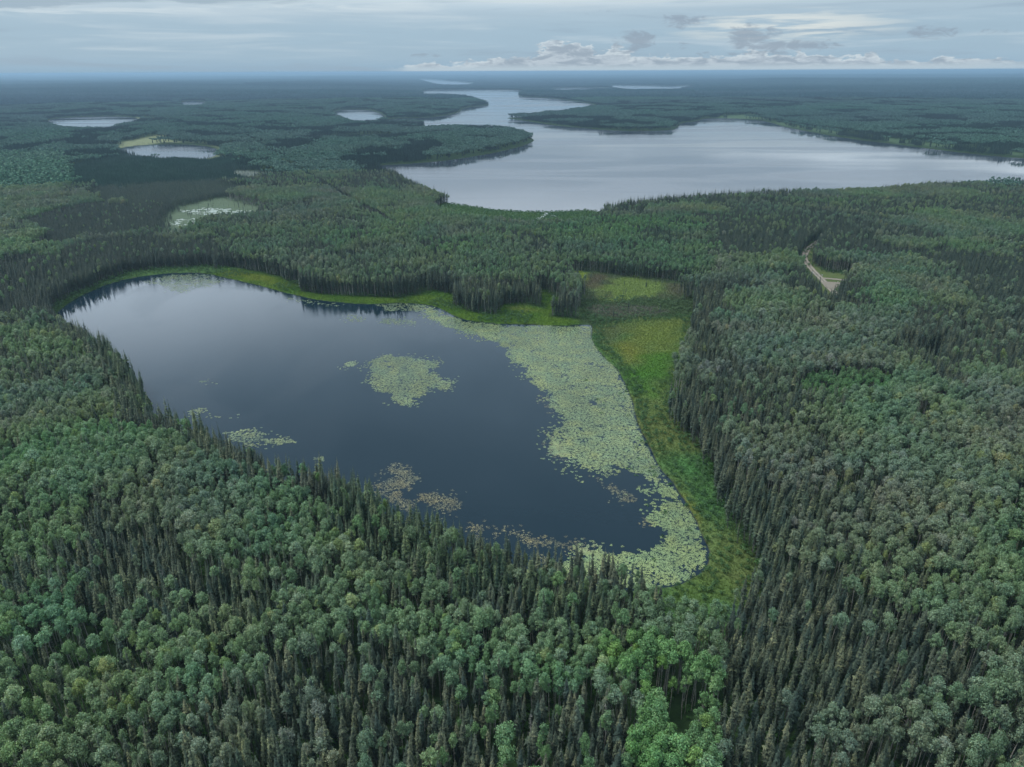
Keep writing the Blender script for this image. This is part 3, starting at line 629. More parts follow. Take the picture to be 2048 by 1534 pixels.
def spruce(seed, h=17.0, w=1.25, base=0.12, step=0.50, dead=0.3, per=7, club=0.3):
    rg = np.random.default_rng(seed)
    T, C = Bag(), Bag()
    lx, ly = rg.normal(0, 0.2, 2)
    def axis(t): return np.array([lx * t * t, ly * t * t, h * t])
    ts = np.linspace(0, 1, 7)
    V, F = tube([axis(t) for t in ts], [0.15 * (1 - t) + 0.012 for t in ts], 5); T.add(V, F, 1.0)
    z = base * h
    side = rg.uniform(0, 6.28)
    while z < h * 0.995:
        t = z / h; u = 1 - t
        prof = min(u ** 0.75 * 1.75, 1.0) * (0.86 + 0.14 * math.sin(9 * t + seed))
        if t > 0.86: prof = max(prof, club * u ** 0.5 * 2.0)
        low = max(0.0, (base + 0.28 - t) / 0.28)
        m = per if t < 0.9 else 4
        wv = rg.uniform(0.75, 1.2)
        for k in range(m):
            if rg.uniform() < low * 0.55 * (1 + dead): continue
            a = rg.uniform(0, 6.28); L = w * prof * rg.uniform(0.62, 1.22) * (1 - 0.3 * low) * (1 + 0.12 * math.cos(a - side))
            if rg.uniform() < 0.05: L *= 1.35
            dr = -0.42 - 0.25 * rg.uniform() + 0.6 * max(t - 0.75, 0) * 3
            o = axis(t); ca, sa = math.cos(a), math.sin(a)
            mid = o + np.array([ca * L * 0.55, sa * L * 0.55, dr * L * 0.55])
            tipp = o + np.array([ca * L, sa * L, dr * L * 0.60])
            wd = 0.34 * L * rg.uniform(0.7, 1.4) + 0.07
            px = np.array([-sa, ca, 0.0]) * wd
            dz = np.array([0, 0, -0.28 * L * rg.uniform(0.4, 1.3)])
            v = rg.uniform(0.6, 1.4) * wv; tp = (0.35 + 0.65 * sstep(np.array(t), 0.45, 0.85)) * rg.uniform(0.3, 1.0)
            C.add([o, mid + px + dz * 0.5, tipp, mid - px + dz * 0.5], [[0, 1, 2, 3]], [v * 0.45, v * 0.9, v * 1.35, v * 0.9], [0, tp * 0.5, tp, tp * 0.5])
            # hanging side sprays give the drooping, tufted outline
            for s_ in (-1, 1):
                b = mid + px * s_ * 0.6; e = b + np.array([ca * 0.35 * L, sa * 0.35 * L, 0]) + px * s_ * rg.uniform(0.6, 1.2) + dz * rg.uniform(0.6, 1.5)
                C.add([b, e, tipp * 0.6 + mid * 0.4], [[0, 1, 2]], [v * 0.85, v * 1.15, v], [tp * 0.3, tp, tp])
        z += step * rg.uniform(0.75, 1.2) * (0.75 if t > 0.8 else 1)
    V, F = tube([axis(0.985), axis(1.0) + (0, 0, 0.45)], [0.06, 0.015], 4); C.add(V, F, 1.0, 0.5)
    for k in range(int(22 * (0.5 + dead))):
        t = rg.uniform(0.12, base + 0.35); a = rg.uniform(0, 6.28); b = axis(t); L = rg.uniform(0.4, 0.95) * w
        V, F = tube([b, b + np.array([math.cos(a) * L, math.sin(a) * L, -0.35 * L])], [0.03, 0.012], 3); T.add(V, F, 1.0)
    return T, C

def merged(T, C, name, mats):
    B = Bag()
    for src, m in ((C, 0), (T, 1)):
        for V, F, v, t_, k in zip(src.V, src.F, src.var, src.tip, src.m): pass
    off = 0
    for src, m in ((C, 0), (T, 1)):
        B.V += src.V; B.F += [f + off for f in src.F]; B.var += src.var; B.tip += src.tip; B.m += [np.full(len(k), m) for k in src.m]; off += src.n
    B.n = off
    return B.mesh(name, mats)

ASP = []; SPR = []
for i in range(7):
    ASP.append(aspen(100 + i, h=[19, 20, 18, 19.5, 17.5, 19, 18.5][i], cw=[2.1, 2.3, 1.9, 2.6, 2.0, 2.2, 1.7][i], lo=[0.77, 0.73, 0.80, 0.70, 0.78, 0.75, 0.66][i], n_blob=[13, 15, 11, 16, 12, 14, 13][i],
                     ragged=[.3, .35, .4, .28, .45, .33, .4][i], bare=[0, 0, 0.1, 0, 0.3, 0, 0.15][i]))
for i in range(7):
    SPR.append(spruce(200 + i, h=[17, 18, 16, 17.5, 16.5, 18.5, 15.5][i], w=[1.15, 1.3, 1.05, 1.45, 1.2, 1.0, 1.35][i], base=[.22, .3, .18, .22, .4, .28, .15][i], dead=[.2, .5, .1, .3, .7, .4, .1][i]))
print('tree shapes', round(time.time() - T0, 1))
A_MESH = [(T.mesh('aspen_trunk', [M_BARK_A]), C.mesh('aspen_crown', [M_ASPEN])) for T, C in ASP]
S_MESH = [(T.mesh('spruce_trunk', [M_BARK_S]), C.mesh('spruce_crown', [M_SPRUCE])) for T, C in SPR]
def source_collection(name, meshes):
    c = D.collections.new(name)
    for i, me in enumerate(meshes): c.objects.link(D.objects.new('%s_%02d' % (name, i), me))
    return c
SRC_A = source_collection('aspen_shape', [merged(T, C, 'aspen_whole', [M_ASPEN, M_BARK_A]) for T, C in ASP])
SRC_S = source_collection('spruce_shape', [merged(T, C, 'spruce_whole', [M_SPRUCE, M_BARK_S]) for T, C in SPR])

# simple clumps for the distance
def clump(seed, asp, n, rad, hs=1.0, fine=True):
    rg = np.random.default_rng(seed); B = Bag()
    pts = []
    for k in range(n):
        a = k * 2.39996; r_ = rad * math.sqrt((k + 0.5) / n)
        x, y = r_ * math.cos(a) + rg.normal(0, rad * 0.06), r_ * math.sin(a) + rg.normal(0, rad * 0.06)
        if rg.uniform() < asp:
            h = 17.5 * hs * rg.uniform(0.85, 1.12); w = rg.uniform(1.8, 2.7)
            m = 16 if fine else 6
            N = rg.normal(size=(m, 3)); N /= np.linalg.norm(N, axis=1)[:, None]; N[:, 2] = np.abs(N[:, 2]) * 0.9 + 0.1 * N[:, 2]
            P = np.array([x, y, h - 2.8]) + N * np.array([w * 0.8, w * 0.8, 2.8])
            V, F = leaf_quads(P, N + rg.normal(0, 0.3, (m, 3)), 1.15 if fine else 1.9, rg, 0.9)
            c = np.array([1.35, 1.5, 1.35]) * rg.uniform(0.78, 1.18)
            vv = np.repeat(rg.uniform(0.8, 1.2, m), 4)[:, None] * c
            B.add(V, F, vv)
        else:
            h = 16.5 * hs * rg.uniform(0.75, 1.15); w = rg.uniform(1.1, 1.6) * (0.6 + 0.4 * hs)
            c = np.array([0.62, 0.60, 0.60]) * rg.uniform(0.75, 1.25); s_ = 6 if fine else 4
            for lvl, (z0, z1, ww) in enumerate(((0.25, 0.72, 1.0), (0.55, 1.02, 0.66)) if fine else ((0.3, 1.0, 1.0),)):
                q = np.linspace(0, 2 * math.pi, s_ * 2, endpoint=False); jr = np.where(np.arange(s_ * 2) % 2, 0.55, 1.15)
                ring = np.stack([x + np.cos(q) * w * ww * jr, y + np.sin(q) * w * ww * jr, np.full(s_ * 2, h * z0) + jr * -0.3], -1)
                V = np.vstack([ring, [[x, y, h * z1]]])
                F = [[k2, (k2 + 1) % (s_ * 2), s_ * 2] for k2 in range(s_ * 2)]
                B.add(V, F, np.ones((len(V), 1)) * c)
    return B.mesh('tree_clump', [M_FAR])
SRC_C = source_collection('clump_shape', [clump(300 + i, [0.9, 0.9, 0.5, 0.5, 0.06, 0.06][i], 11, 8.5) for i in range(6)] + [clump(340 + i, 0.0, 22, 8.5, 0.55) for i in range(2)])
SRC_F = source_collection('far_shape', [clump(400 + i, [0.85, 0.5, 0.5, 0.1][i], 110, 38, 1.0, False) for i in range(4)])

# shrubs, sedge tufts, pads
def bush(seed, n=70, rad=1.0, hh=1.5, ls=0.22):
    rg = np.random.default_rng(seed); B = Bag()
    for k in range(5):
        c = np.array([rg.normal(0, rad * 0.5), rg.normal(0, rad * 0.5), hh * rg.uniform(0.45, 0.75)])
        N = rg.normal(size=(n // 5, 3)); N /= np.linalg.norm(N, axis=1)[:, None]; N[:, 2] = np.abs(N[:, 2])
        P = c + N * rad * rg.uniform(0.4, 0.65)
        V, F = leaf_quads(P, N + rg.normal(0, 0.5, N.shape), ls, rg); B.add(V, F, np.repeat(rg.uniform(0.7, 1.3, len(P)), 4))
        V, F = tube([(0, 0, 0), c], [0.04, 0.01], 3); B.add(V, F, 0.6)
    return B.mesh('bush_whole', [M_SHRUB])
def tuft(seed, n=16, hh=0.55, sp=0.45):
    rg = np.random.default_rng(seed); B = Bag()
    for k in range(n):
        x, y = rg.normal(0, sp, 2); a = rg.uniform(0, 6.28); l = rg.uniform(0.1, 0.35); h = hh * rg.uniform(0.6, 1.3)
        px, py = math.cos(a + 1.57) * 0.06, math.sin(a + 1.57) * 0.06
        B.add([(x - px, y - py, 0), (x + px, y + py, 0), (x + math.cos(a) * l, y + math.sin(a) * l, h)], [[0, 1, 2]], [0.7, 0.7, 1.2])
    return B.mesh('tuft_whole', [M_SEDGE])
def pads(seed, n, rad, size):
    rg = np.random.default_rng(seed); B = Bag()
    for k in range(n):
        a = rg.uniform(0, 6.28); r_ = rad * math.sqrt(rg.uniform()); c = np.array([r_ * math.cos(a), r_ * math.sin(a), 0.012 + 0.004 * k])
        s = size * rg.uniform(0.7, 1.3); q0 = rg.uniform(0, 6.28); tl = rg.normal(0, 0.05, 2)
        q = q0 + np.linspace(0.18, 2 * math.pi - 0.18, 8)
        V = np.stack([c[0] + np.cos(q) * s, c[1] + np.sin(q) * s * 0.9, c[2] + np.cos(q) * s * tl[0] + np.sin(q) * s * tl[1] + 0.01], -1)
        V = np.vstack([[c + (0, 0, 0.0)], V]); F = [[0, i, i + 1] for i in range(1, 8)]
        B.add(V, F, rg.uniform(0.8, 1.2))
    return B.mesh('pads_whole', [M_PAD])
SRC_B = source_collection('bush_shape', [bush(500 + i) for i in range(4)])
SRC_T = source_collection('tuft_shape', [tuft(520 + i) for i in range(4)])
SRC_P = source_collection('pads_shape', [pads(540 + i, 13, 0.6, 0.145) for i in range(4)])
SRC_W = source_collection('weed_shape', [pads(560 + i, 12, 0.55, 0.085) for i in range(3)])

def scatter(name, src, nsrc, x, y, z, sc, tint, rg, label, cat, rust=None, tilt=0.0, idx=None, kind='stuff'):
    n = len(x)
    rot = np.stack([rg.normal(0, tilt, n), rg.normal(0, tilt, n), rg.uniform(0, 6.283, n)], -1)
    sc = np.asarray(sc, float)
    if sc.ndim == 1: sc = np.stack([sc, sc, sc], -1)
    at = {'rot': ('FLOAT_VECTOR', rot), 'scl': ('FLOAT_VECTOR', sc), 'idx': ('INT', rg.integers(0, nsrc, n) if idx is None else idx),
          'tint': ('FLOAT_COLOR', np.hstack([tint, np.ones((n, 1))])), 'rust': ('FLOAT', np.zeros(n) if rust is None else rust)}
    me = mesh_np(name, np.stack([x, y, z], -1), attrs=at)
    o = obj(name, me); tag(o, label, cat, kind=kind)
    g = D.node_groups.new('scatter_' + name, 'GeometryNodeTree')
    g.interface.new_socket('Geometry', in_out='INPUT', socket_type='NodeSocketGeometry'); g.interface.new_socket('Geometry', in_out='OUTPUT', socket_type='NodeSocketGeometry')
    N, L = g.nodes, g.links
    gi = N.new('NodeGroupInput'); go = N.new('NodeGroupOutput'); ip = N.new('GeometryNodeInstanceOnPoints'); ci = N.new('GeometryNodeCollectionInfo')
    ci.inputs['Collection'].default_value = src; ci.inputs['Separate Children'].default_value = True; ci.inputs['Reset Children'].default_value = True
    L.new(gi.outputs[0], ip.inputs['Points']); L.new(ci.outputs[0], ip.inputs['Instance']); ip.inputs['Pick Instance'].default_value = True
    for an, typ, sock in (('idx', 'INT', 'Instance Index'), ('rot', 'FLOAT_VECTOR', 'Rotation'), ('scl', 'FLOAT_VECTOR', 'Scale')):
        a = N.new('GeometryNodeInputNamedAttribute'); a.data_type = typ; a.inputs[0].default_value = an
        src_s = [s for s in a.outputs if s.enabled and s.name == 'Attribute'][0]
        L.new(src_s, ip.inputs[sock])
    L.new(ip.outputs[0], go.inputs[0])
    mod = o.modifiers.new('scatter', 'NODES'); mod.node_group = g
    return o

# ------------------------------------------------------------------ where the trees stand
def wedge_grid(r0, r1, s, rg, jit=0.42, x_lim=None):
    """jittered grid points in the camera's view (with a wide margin) between ranges r0 and r1"""
    xm = r1 * 0.86; xs = np.arange(-xm, xm, s); ys = np.arange(30, r1, s * 0.93)
    X, Y = np.meshgrid(xs, ys); X[::2] += s / 2
    X = X.ravel(); Y = Y.ravel(); r = np.hypot(X, Y)
    k = (r > r0) & (r < r1); X, Y = X[k], Y[k]
    X = X + rg.uniform(-jit, jit, X.shape) * s; Y = Y + rg.uniform(-jit, jit, Y.shape) * s
    u, v, dep = project(X, Y, np.full(X.shape, 10.0))
    k = (dep > 5) & (u > -320) & (u < 2370) & (v < 1790)
    return X[k], Y[k]
def stand_params(x, y):
    r = np.hypot(x, y)
    a = np.clip(sstep(fbm(x, y, 90, 61, 3) + 0.18 * (fbm(x, y, 420, 62, 2) - 0.5), 0.38, 0.60), 0.04, 0.96)
    a = np.where(r > 700, np.clip(0.85 * a + 0.08 + 0.3 * (fbm(x, y, 300, 64, 2) - 0.4), 0.05, 0.95), a)
    keep = np.full(x.shape, 1.0); hs = np.where(r > 600, 0.85, 0.97) + 0 * x; tone = np.ones(x.shape + (3,)); sid = np.full(x.shape, -1)
    wob = (vnoise(x, y, 14, 71) - 0.5)
    for i, (n, P, asp, kp, hh, tn) in enumerate(STANDS):
        d = sdist(x, y, P, 20) + wob * (13 + 0.012 * r)
        if n.startswith('bog_dark'): d = d + (fbm(x, y, 60, 72, 3) - 0.5) * 90 - 8
        m = d < 0
        a = np.where(m, asp, a); keep = np.where(m, kp, keep); hs = np.where(m, hh, hs); tone[m] = tn; sid[m] = i
    drift = sstep(fbm(x, y, 34, 65, 3), 0.60, 0.70)
    a = np.where((r < 900) & (sid != 4), a * (1 - 0.75 * drift), a)
    return a, keep, hs, tone, sid

R1, R2, R3 = 1150.0, 4300.0, 14500.0
rgT = np.random.default_rng(11)
X, Y = wedge_grid(60, R1, 2.12, rgT)
Dw, Dn = water_dist(X, Y)
asp, keep, hs, tone, sid = stand_params(X, Y)
ok = ~clear_mask(X, Y) & (Dw > 1.6 + 2.0 * rgT.uniform(size=X.shape)) & (rgT.uniform(size=X.shape) < keep)
X, Y, asp, hs, tone, sid, Dw = [q[ok] for q in (X, Y, asp, hs, tone, sid, Dw)]
Z = terrain(X, Y, Dw)
asp = np.where((Dw < 15) & (np.hypot(X, Y) < 480), np.minimum(asp, 0.22), asp)
isA = rgT.uniform(size=X.shape) < asp
# aspen crowns are wider: thin them a little; a few gaps everywhere
gap = (fbm(X, Y, 13, 81, 2) < 0.30) & (rgT.uniform(size=X.shape) < 0.6)
ok = ~(isA & (rgT.uniform(size=X.shape) < 0.20)) & ~gap
# spruces stand more apart at the bottom where one sees between them
near = np.hypot(X, Y) < 230
ok &= ~(~isA & near & (rgT.uniform(size=X.shape) < 0.16))
X, Y, Z, asp, hs, tone, sid, Dw, isA = [q[ok] for q in (X, Y, Z, asp, hs, tone, sid, Dw, isA)]
n = len(X)
print('trees near', n, isA.sum(), round(time.time() - T0, 1))
rad_ = np.hypot(X, Y)
f1 = fbm(X, Y, 26, 91, 2); f2 = fbm(X, Y, 55, 92, 2)
u1 = rgT.uniform(size=n); u2 = rgT.uniform(size=n); u3 = rgT.normal(size=n)
hvar = np.where(isA, 0.76 + 0.26 * fbm(X, Y, 20, 93, 2) + 0.05 * u3, 0.88 + 0.24 * u1 + 0.07 * u3)
small = (~isA) & (u2 < 0.10); hvar = np.where(small, 0.55 + 0.2 * u1, hvar)
edge_low = np.where(isA, np.clip(Dw / 7.0, 0, 1) * 0.35 + 0.65, 1.0 + 0.14 * (Dw < 16))
TS = 0.86
scz = TS * hs * np.clip(hvar, 0.4, 1.25) * edge_low
scx = np.clip(scz, 0.5, 2) * np.where(isA, (0.56 + 0.55 * u2) * np.where(sid == 4, 1.15, 1.0), 0.84 + 0.30 * u2)
SC = np.stack([scx, scx, scz], -1)
# colour of each tree: clones differ, and single trees differ within them
tA = np.stack([0.72 + 0.50 * f1 + 0.16 * (u1 - .5), 0.82 + 0.30 * f2 + 0.14 * (u1 - .5), 0.78 + 0.40 * (1 - f2) + 0.14 * (u2 - .5)], -1)
grey = (isA & (rgT.uniform(size=n) < 0.13)); tA[grey] *= np.array([1.32, 1.16, 1.32])
yell = (isA & (rgT.uniform(size=n) < 0.05)); tA[yell] *= np.array([1.2, 1.08, 0.8])
tS = np.stack([0.85 + 0.35 * u1, 0.90 + 0.28 * u1 + 0.15 * (f1 - .5), 0.85 + 0.35 * u1], -1)
TI = np.where(isA[:, None], tA, tS) * tone * (0.92 + 0.16 * rgT.uniform(size=(n, 1)))
RUST = np.clip(0.45 + 0.35 * rgT.normal(size=n), 0, 1.1) * np.where(rad_ < 500, 1.0, 0.55)
IDX = rgT.integers(0, 7, n)

# the 300 of each kind that show largest become trees of their own
pu, pv, pd = project(X, Y, Z + np.where(isA, 15.0, 12.0) * scz)
top_u, top_v, _ = project(X, Y, Z + np.where(isA, 19.0, 17.0) * scz)
inframe = (pu > 6) & (pu < 2042) & (pv < 1525) & (top_v > 20)
size_px = SC[:, 2] / pd
pick = np.zeros(n, bool)
for kind in (True, False):
    ii = np.where(inframe & (isA == kind))[0]
    ii = ii[np.argsort(-size_px[ii])][:300]; pick[ii] = True

ASP_TONES = lambda t: ('yellow-green' if t[0] > 1.15 and t[1] > 1.2 and t[2] < 0.95 else 'bright green' if t[1] > 1.2 and t[2] < 0.95 else 'silvery grey-green' if t[0] > 1.2 and t[2] > 1.2 else 'blue-green' if t[2] > t[0] * 1.08 else 'dull green' if t[1] < 0.95 else 'mid-green')
A_FORM = ['round topped', 'broad crowned', 'flat topped', 'wide spreading', 'thin leaved', 'domed', 'slender']
S_FORM = ['narrow', 'tapering', 'straight', 'broad skirted', 'bare legged', 'spindly', 'bushy']
ORD = ['far left', 'left', 'left of centre', 'just left of centre', 'centre', 'just right of centre', 'right of centre', 'right', 'far right']
used = {}
def place_words(u, v):
    ten = ['at far left', 'a tenth across', 'a fifth across', 'three tenths across', 'four tenths across', 'at mid width', 'six tenths across', 'seven tenths across', 'a fifth from the right', 'a tenth from the right', 'at far right']
    row = 'at the bottom edge' if v > 1470 else 'above the bottom edge' if v > 1400 else 'low in the foreground' if v > 1320 else 'higher in the foreground'
    return row, ten[int(round(u / 2048 * 10))]
order = np.where(pick)[0]
for i in order:
    a = bool(isA[i]); k = int(IDX[i]); row, ten = place_words(float(pu[i]), float(pv[i]))
    size = 'small ' if scz[i] < 0.62 else 'tall ' if scz[i] > 0.9 else ''
    if a: txt = f"{size}{ASP_TONES(TI[i])} {A_FORM[k]} aspen, {row}, {ten}"
    else: txt = f"{size}{'rust-tipped' if RUST[i] > 0.72 else 'dark' if RUST[i] < 0.3 else 'olive-tipped'} {S_FORM[k]} spruce, {row}, {ten}"
    txt = txt.replace('tall tall', 'tall')
    o = D.objects.new('aspen_tree' if a else 'spruce_tree', None); COL.objects.link(o)
    o.empty_display_size = 1
    o.location = (X[i], Y[i], Z[i] - 0.1); o.scale = tuple(SC[i]); o.rotation_euler = (rgT.normal(0, .02), rgT.normal(0, .02), rgT.uniform(0, 6.283))
    used.setdefault(txt, []).append((float(pu[i]), o))
    tag(o, txt, 'aspen' if a else 'spruce', 'aspens standing in the near forest' if a else 'spruces standing in the near forest')
    tm, cm = (A_MESH if a else S_MESH)[k]
    tr = obj('trunk', tm, o); c = obj('crown', cm, o)
    for q in (tr, c):
        q['tint'] = [float(TI[i, 0]), float(TI[i, 1]), float(TI[i, 2])]; q['rust'] = float(RUST[i])
for txt, lst in used.items():
    if len(lst) < 2: continue
    lst.sort(key=lambda q: q[0]); w_ = ['leftmost', 'second', 'third', 'fourth', 'fifth', 'sixth', 'seventh'][:len(lst) - 1] + ['rightmost'] if len(lst) in (5, 6, 7, 8) else ['leftmost', 'rightmost'] if len(lst) == 2 else ['leftmost', 'middle', 'rightmost'] if len(lst) == 3 else ['leftmost', 'second', 'third', 'rightmost'] if len(lst) == 4 else None
    if w_:
        for q, (u_, o_) in zip(w_, lst):
            t2 = q + ' ' + txt
            if len(t2.replace('-', ' ').split()) > 16: t2 = t2.replace('tall ', '').replace('small ', '')
            o_['label'] = t2
rest = ~pick
for flag, nm, src, lab in ((True, 'aspen_forest', SRC_A, 'mass of grey-green aspens behind the nearest ones and round the lakes'), (False, 'spruce_forest', SRC_S, 'mass of dark narrow spruces behind the nearest ones and round the lakes')):
    m = rest & (isA == flag)
    scatter(nm, src, 7, X[m], Y[m], Z[m] - 0.1, SC[m], TI[m], rgT, lab, 'forest', RUST[m], 0.02)
print('tier 1', round(time.time() - T0, 1))

# middle distance
X, Y = wedge_grid(R1 - 10, R2, 13.5, rgT, 0.3)
Dw, Dn = water_dist(X, Y)
ok = ~clear_mask(X, Y) & (Dw > 8.0)
X, Y, Dw = X[ok], Y[ok], Dw[ok]
a, keep, hs, tone, sid = stand_params(X, Y)
names = [s[0] for s in STANDS]; bog = np.isin(sid, [names.index('bog_dark')])
idx = np.where(bog, 6 + rgT.integers(0, 2, len(X)), np.where(a > 0.68, 0, np.where(a > 0.3, 2, 4)) + rgT.integers(0, 2, len(X)))
sc = np.where(bog, 1.0, hs) * rgT.uniform(0.78, 1.0, len(X)); sc = np.stack([sc * 1.15, sc * 1.15, sc], -1)
f = fbm(X, Y, 120, 95, 3); gq = fbm(X, Y, 600, 96, 2)
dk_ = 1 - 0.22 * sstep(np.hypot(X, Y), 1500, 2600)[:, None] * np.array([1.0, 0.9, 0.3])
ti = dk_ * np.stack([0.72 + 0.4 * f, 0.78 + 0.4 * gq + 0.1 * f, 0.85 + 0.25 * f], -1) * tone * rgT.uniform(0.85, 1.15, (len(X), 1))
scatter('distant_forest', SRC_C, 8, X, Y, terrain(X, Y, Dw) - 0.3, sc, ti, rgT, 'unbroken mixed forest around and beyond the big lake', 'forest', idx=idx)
print('tier 2', len(X), round(time.time() - T0, 1))
X, Y = wedge_grid(R2 - 40, R3, 56, rgT, 0.25)
X4, Y4 = wedge_grid(R3, 26000, 88, rgT, 0.25); far4 = np.concatenate([np.zeros(len(X), bool), np.ones(len(X4), bool)]); X = np.concatenate([X, X4]); Y = np.concatenate([Y, Y4])
Dw, Dn = water_dist(X, Y)
ok = Dw > np.where(far4, 62.0, 34.0)
for k_ in ('fen_a',): ok &= sample_poly_dist(X, Y, k_, 60) > 20
X, Y, Dw, far4 = X[ok], Y[ok], Dw[ok], far4[ok]
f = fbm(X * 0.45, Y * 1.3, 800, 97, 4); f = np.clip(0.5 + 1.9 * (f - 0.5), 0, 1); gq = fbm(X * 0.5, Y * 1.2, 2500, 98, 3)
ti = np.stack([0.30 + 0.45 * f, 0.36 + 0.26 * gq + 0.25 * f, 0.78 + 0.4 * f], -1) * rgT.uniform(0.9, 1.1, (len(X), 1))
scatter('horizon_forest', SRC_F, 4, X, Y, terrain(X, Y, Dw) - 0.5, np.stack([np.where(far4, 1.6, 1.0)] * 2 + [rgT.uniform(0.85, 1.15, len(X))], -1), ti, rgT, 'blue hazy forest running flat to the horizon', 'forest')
# fill strips of forest along far shores
X, Y = wedge_grid(R2, 9500, 15, rgT, 0.3)
sel = np.zeros(len(X), bool)
for P in (LAKE_BIG, POND_C, POND_A, POND_B, POND_D):
    q = sdist(X, Y, P, 70); sel |= (q > 0) & (q < 66)
X, Y = X[sel], Y[sel]; Dw, _ = water_dist(X, Y); ok = (Dw > 7) & (Dw < 50); X, Y, Dw = X[ok], Y[ok], Dw[ok]
f = fbm(X, Y, 200, 99, 2)
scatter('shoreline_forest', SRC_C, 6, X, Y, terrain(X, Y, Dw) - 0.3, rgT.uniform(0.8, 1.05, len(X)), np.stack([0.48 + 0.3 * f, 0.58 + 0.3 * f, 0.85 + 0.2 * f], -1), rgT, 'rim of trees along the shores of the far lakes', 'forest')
print('tier 3', len(X), round(time.time() - T0, 1))

# ------------------------------------------------------------------ undergrowth, shrubs, sedge
rgU = np.random.default_rng(23)
X, Y = wedge_grid(60, 420, 3.0, rgU, 0.5)
Dw, Dn = water_dist(X, Y); ok = ~clear_mask(X, Y) & (Dw > 1.0) & (rgU.uniform(size=X.shape) < 0.55); X, Y, Dw = X[ok], Y[ok], Dw[ok]
f = fbm(X, Y, 18, 51, 2)
scatter('undergrowth', SRC_B, 4, X, Y, terrain(X, Y, Dw), rgU.uniform(0.5, 1.5, len(X)), np.stack([0.7 + 0.3 * f, 0.8 + 0.4 * f, 0.7 + 0 * f], -1), rgU, 'bright green bushes on the forest floor between the trunks', 'bushes')
# willow and alder belts: lake edges, delta, bog rims
X, Y = wedge_grid(100, 1300, 2.6, rgU, 0.5)
Dw, Dn = water_dist(X, Y)
near_edge = (Dw > 0.4) & (Dn < 17 + 8 * fbm(X, Y, 30, 52, 2)) & (np.hypot(X, Y) > 330) & (rgU.uniform(size=X.shape) < 0.8)
south_edge = (Dn > 0.3) & (Dn < 7) & (np.hypot(X, Y) <= 420) & (rgU.uniform(size=X.shape) < 0.7)
q = sample_poly_dist(X, Y, 'delta'); dl = (q < 3) & (Dw > 1)
q2 = sample_poly_dist(X, Y, 'meadow_east', 30); rim = (np.abs(q2 + 3 + 5 * (fbm(X, Y, 16, 53, 2) - .5)) < 5.5) & (Dn > 4) & (rgU.uniform(size=X.shape) < 0.7)
q3 = sample_poly_dist(X, Y, 'bog_north', 30)
pv_ = project(X, Y, 0 * X)[1]
md_b = (q2 < -2) & (pv_ > 760) & (rgU.uniform(size=X.shape) < 0.14 + 0.5 * (fbm(X, Y, 14, 57, 2) > 0.62))
bn = (q3 < 0) & (pv_ > 596) & (rgU.uniform(size=X.shape) < 0.38)
q4 = sample_poly_dist(X, Y, 'road_clearing', 20); rd = (q4 > -6) & (q4 < 4) & (rgU.uniform(size=X.shape) < 0.4)
strip_n = sample_poly_dist(X, Y, 'shore_north') < 0
m = (near_edge & ~(strip_n & (fbm(X, Y, 25, 54, 2) > 0.42)) & (q2 > -4)) | south_edge | dl | rim | bn | rd | md_b
# narrow belt between the lily water and the meadow
belt = (Dn > 0.5) & (Dn < 5.0 + 3 * fbm(X, Y, 20, 55, 2)) & (q2 < 0) & (pv_ < 980)
m |= belt
X, Y, Dw, q3s = X[m], Y[m], Dw[m], bn[m]; f = fbm(X, Y, 22, 56, 2)
ti = np.stack([0.75 + 0.5 * f, 0.85 + 0.25 * f, 0.9 + 0.2 * (1 - f)], -1); ti[q3s] *= np.array([1.35, 1.1, 1.5])
scatter('willow_shrubs', SRC_B, 4, X, Y, terrain(X, Y, Dw), rgU.uniform(0.45, 1.25, len(X)), ti, rgU, 'low willow and alder thickets along the shores and meadow rims', 'shrubs')
# sedge
X, Y = wedge_grid(100, 620, 1.05, rgU, 0.5)
md = np.zeros(len(X), bool)
for k in ('meadow_east', 'bog_north', 'shore_north', 'shore_west'): md |= sample_poly_dist(X, Y, k, 5) < 2
X, Y = X[md], Y[md]; Dw, _ = water_dist(X, Y); k = Dw > 0.1; X, Y, Dw = X[k], Y[k], Dw[k]
col = soil_colour(X, Y, Dw + 5, Dw) / np.array([0.09, 0.15, 0.03]) * 1.15
scatter('sedge_grass', SRC_T, 4, X, Y, terrain(X, Y, Dw), rgU.uniform(0.6, 1.3, len(X)), col * rgU.uniform(0.75, 1.25, (len(X), 1)), rgU, 'yellow-green sedge covering the wet meadow beside the lake', 'grass')
print('undergrowth', len(X), round(time.time() - T0, 1))

# stunted bog spruces
X, Y = wedge_grid(300, 1900, 4.2, rgU, 0.5)
k = np.zeros(len(X), bool)
for key, pr in (('bog_north', 0.05), ('bog_link', 0.035), ('marsh_white', 0.10), ('pond_fen', 0.12), ('fen_b', 0.15), ('fen_c', 0.3), ('fen_d', 0.2)):
    k |= (sample_poly_dist(X, Y, key, 5) < 0) & (rgU.uniform(size=X.shape) < pr)
X, Y = X[k], Y[k]; Dw, _ = water_dist(X, Y); k = Dw > 1; X, Y, Dw = X[k], Y[k], Dw[k]
g = rgU.uniform(0.18, 0.5, len(X))
scatter('stunted_spruces', SRC_S, 7, X, Y, terrain(X, Y, Dw), np.stack([g * 1.1, g * 1.1, g], -1), np.ones((len(X), 3)) * 0.9, rgU, 'stunted thin spruces dotted over the open bogs', 'bog spruces', np.full(len(X), 0.3))

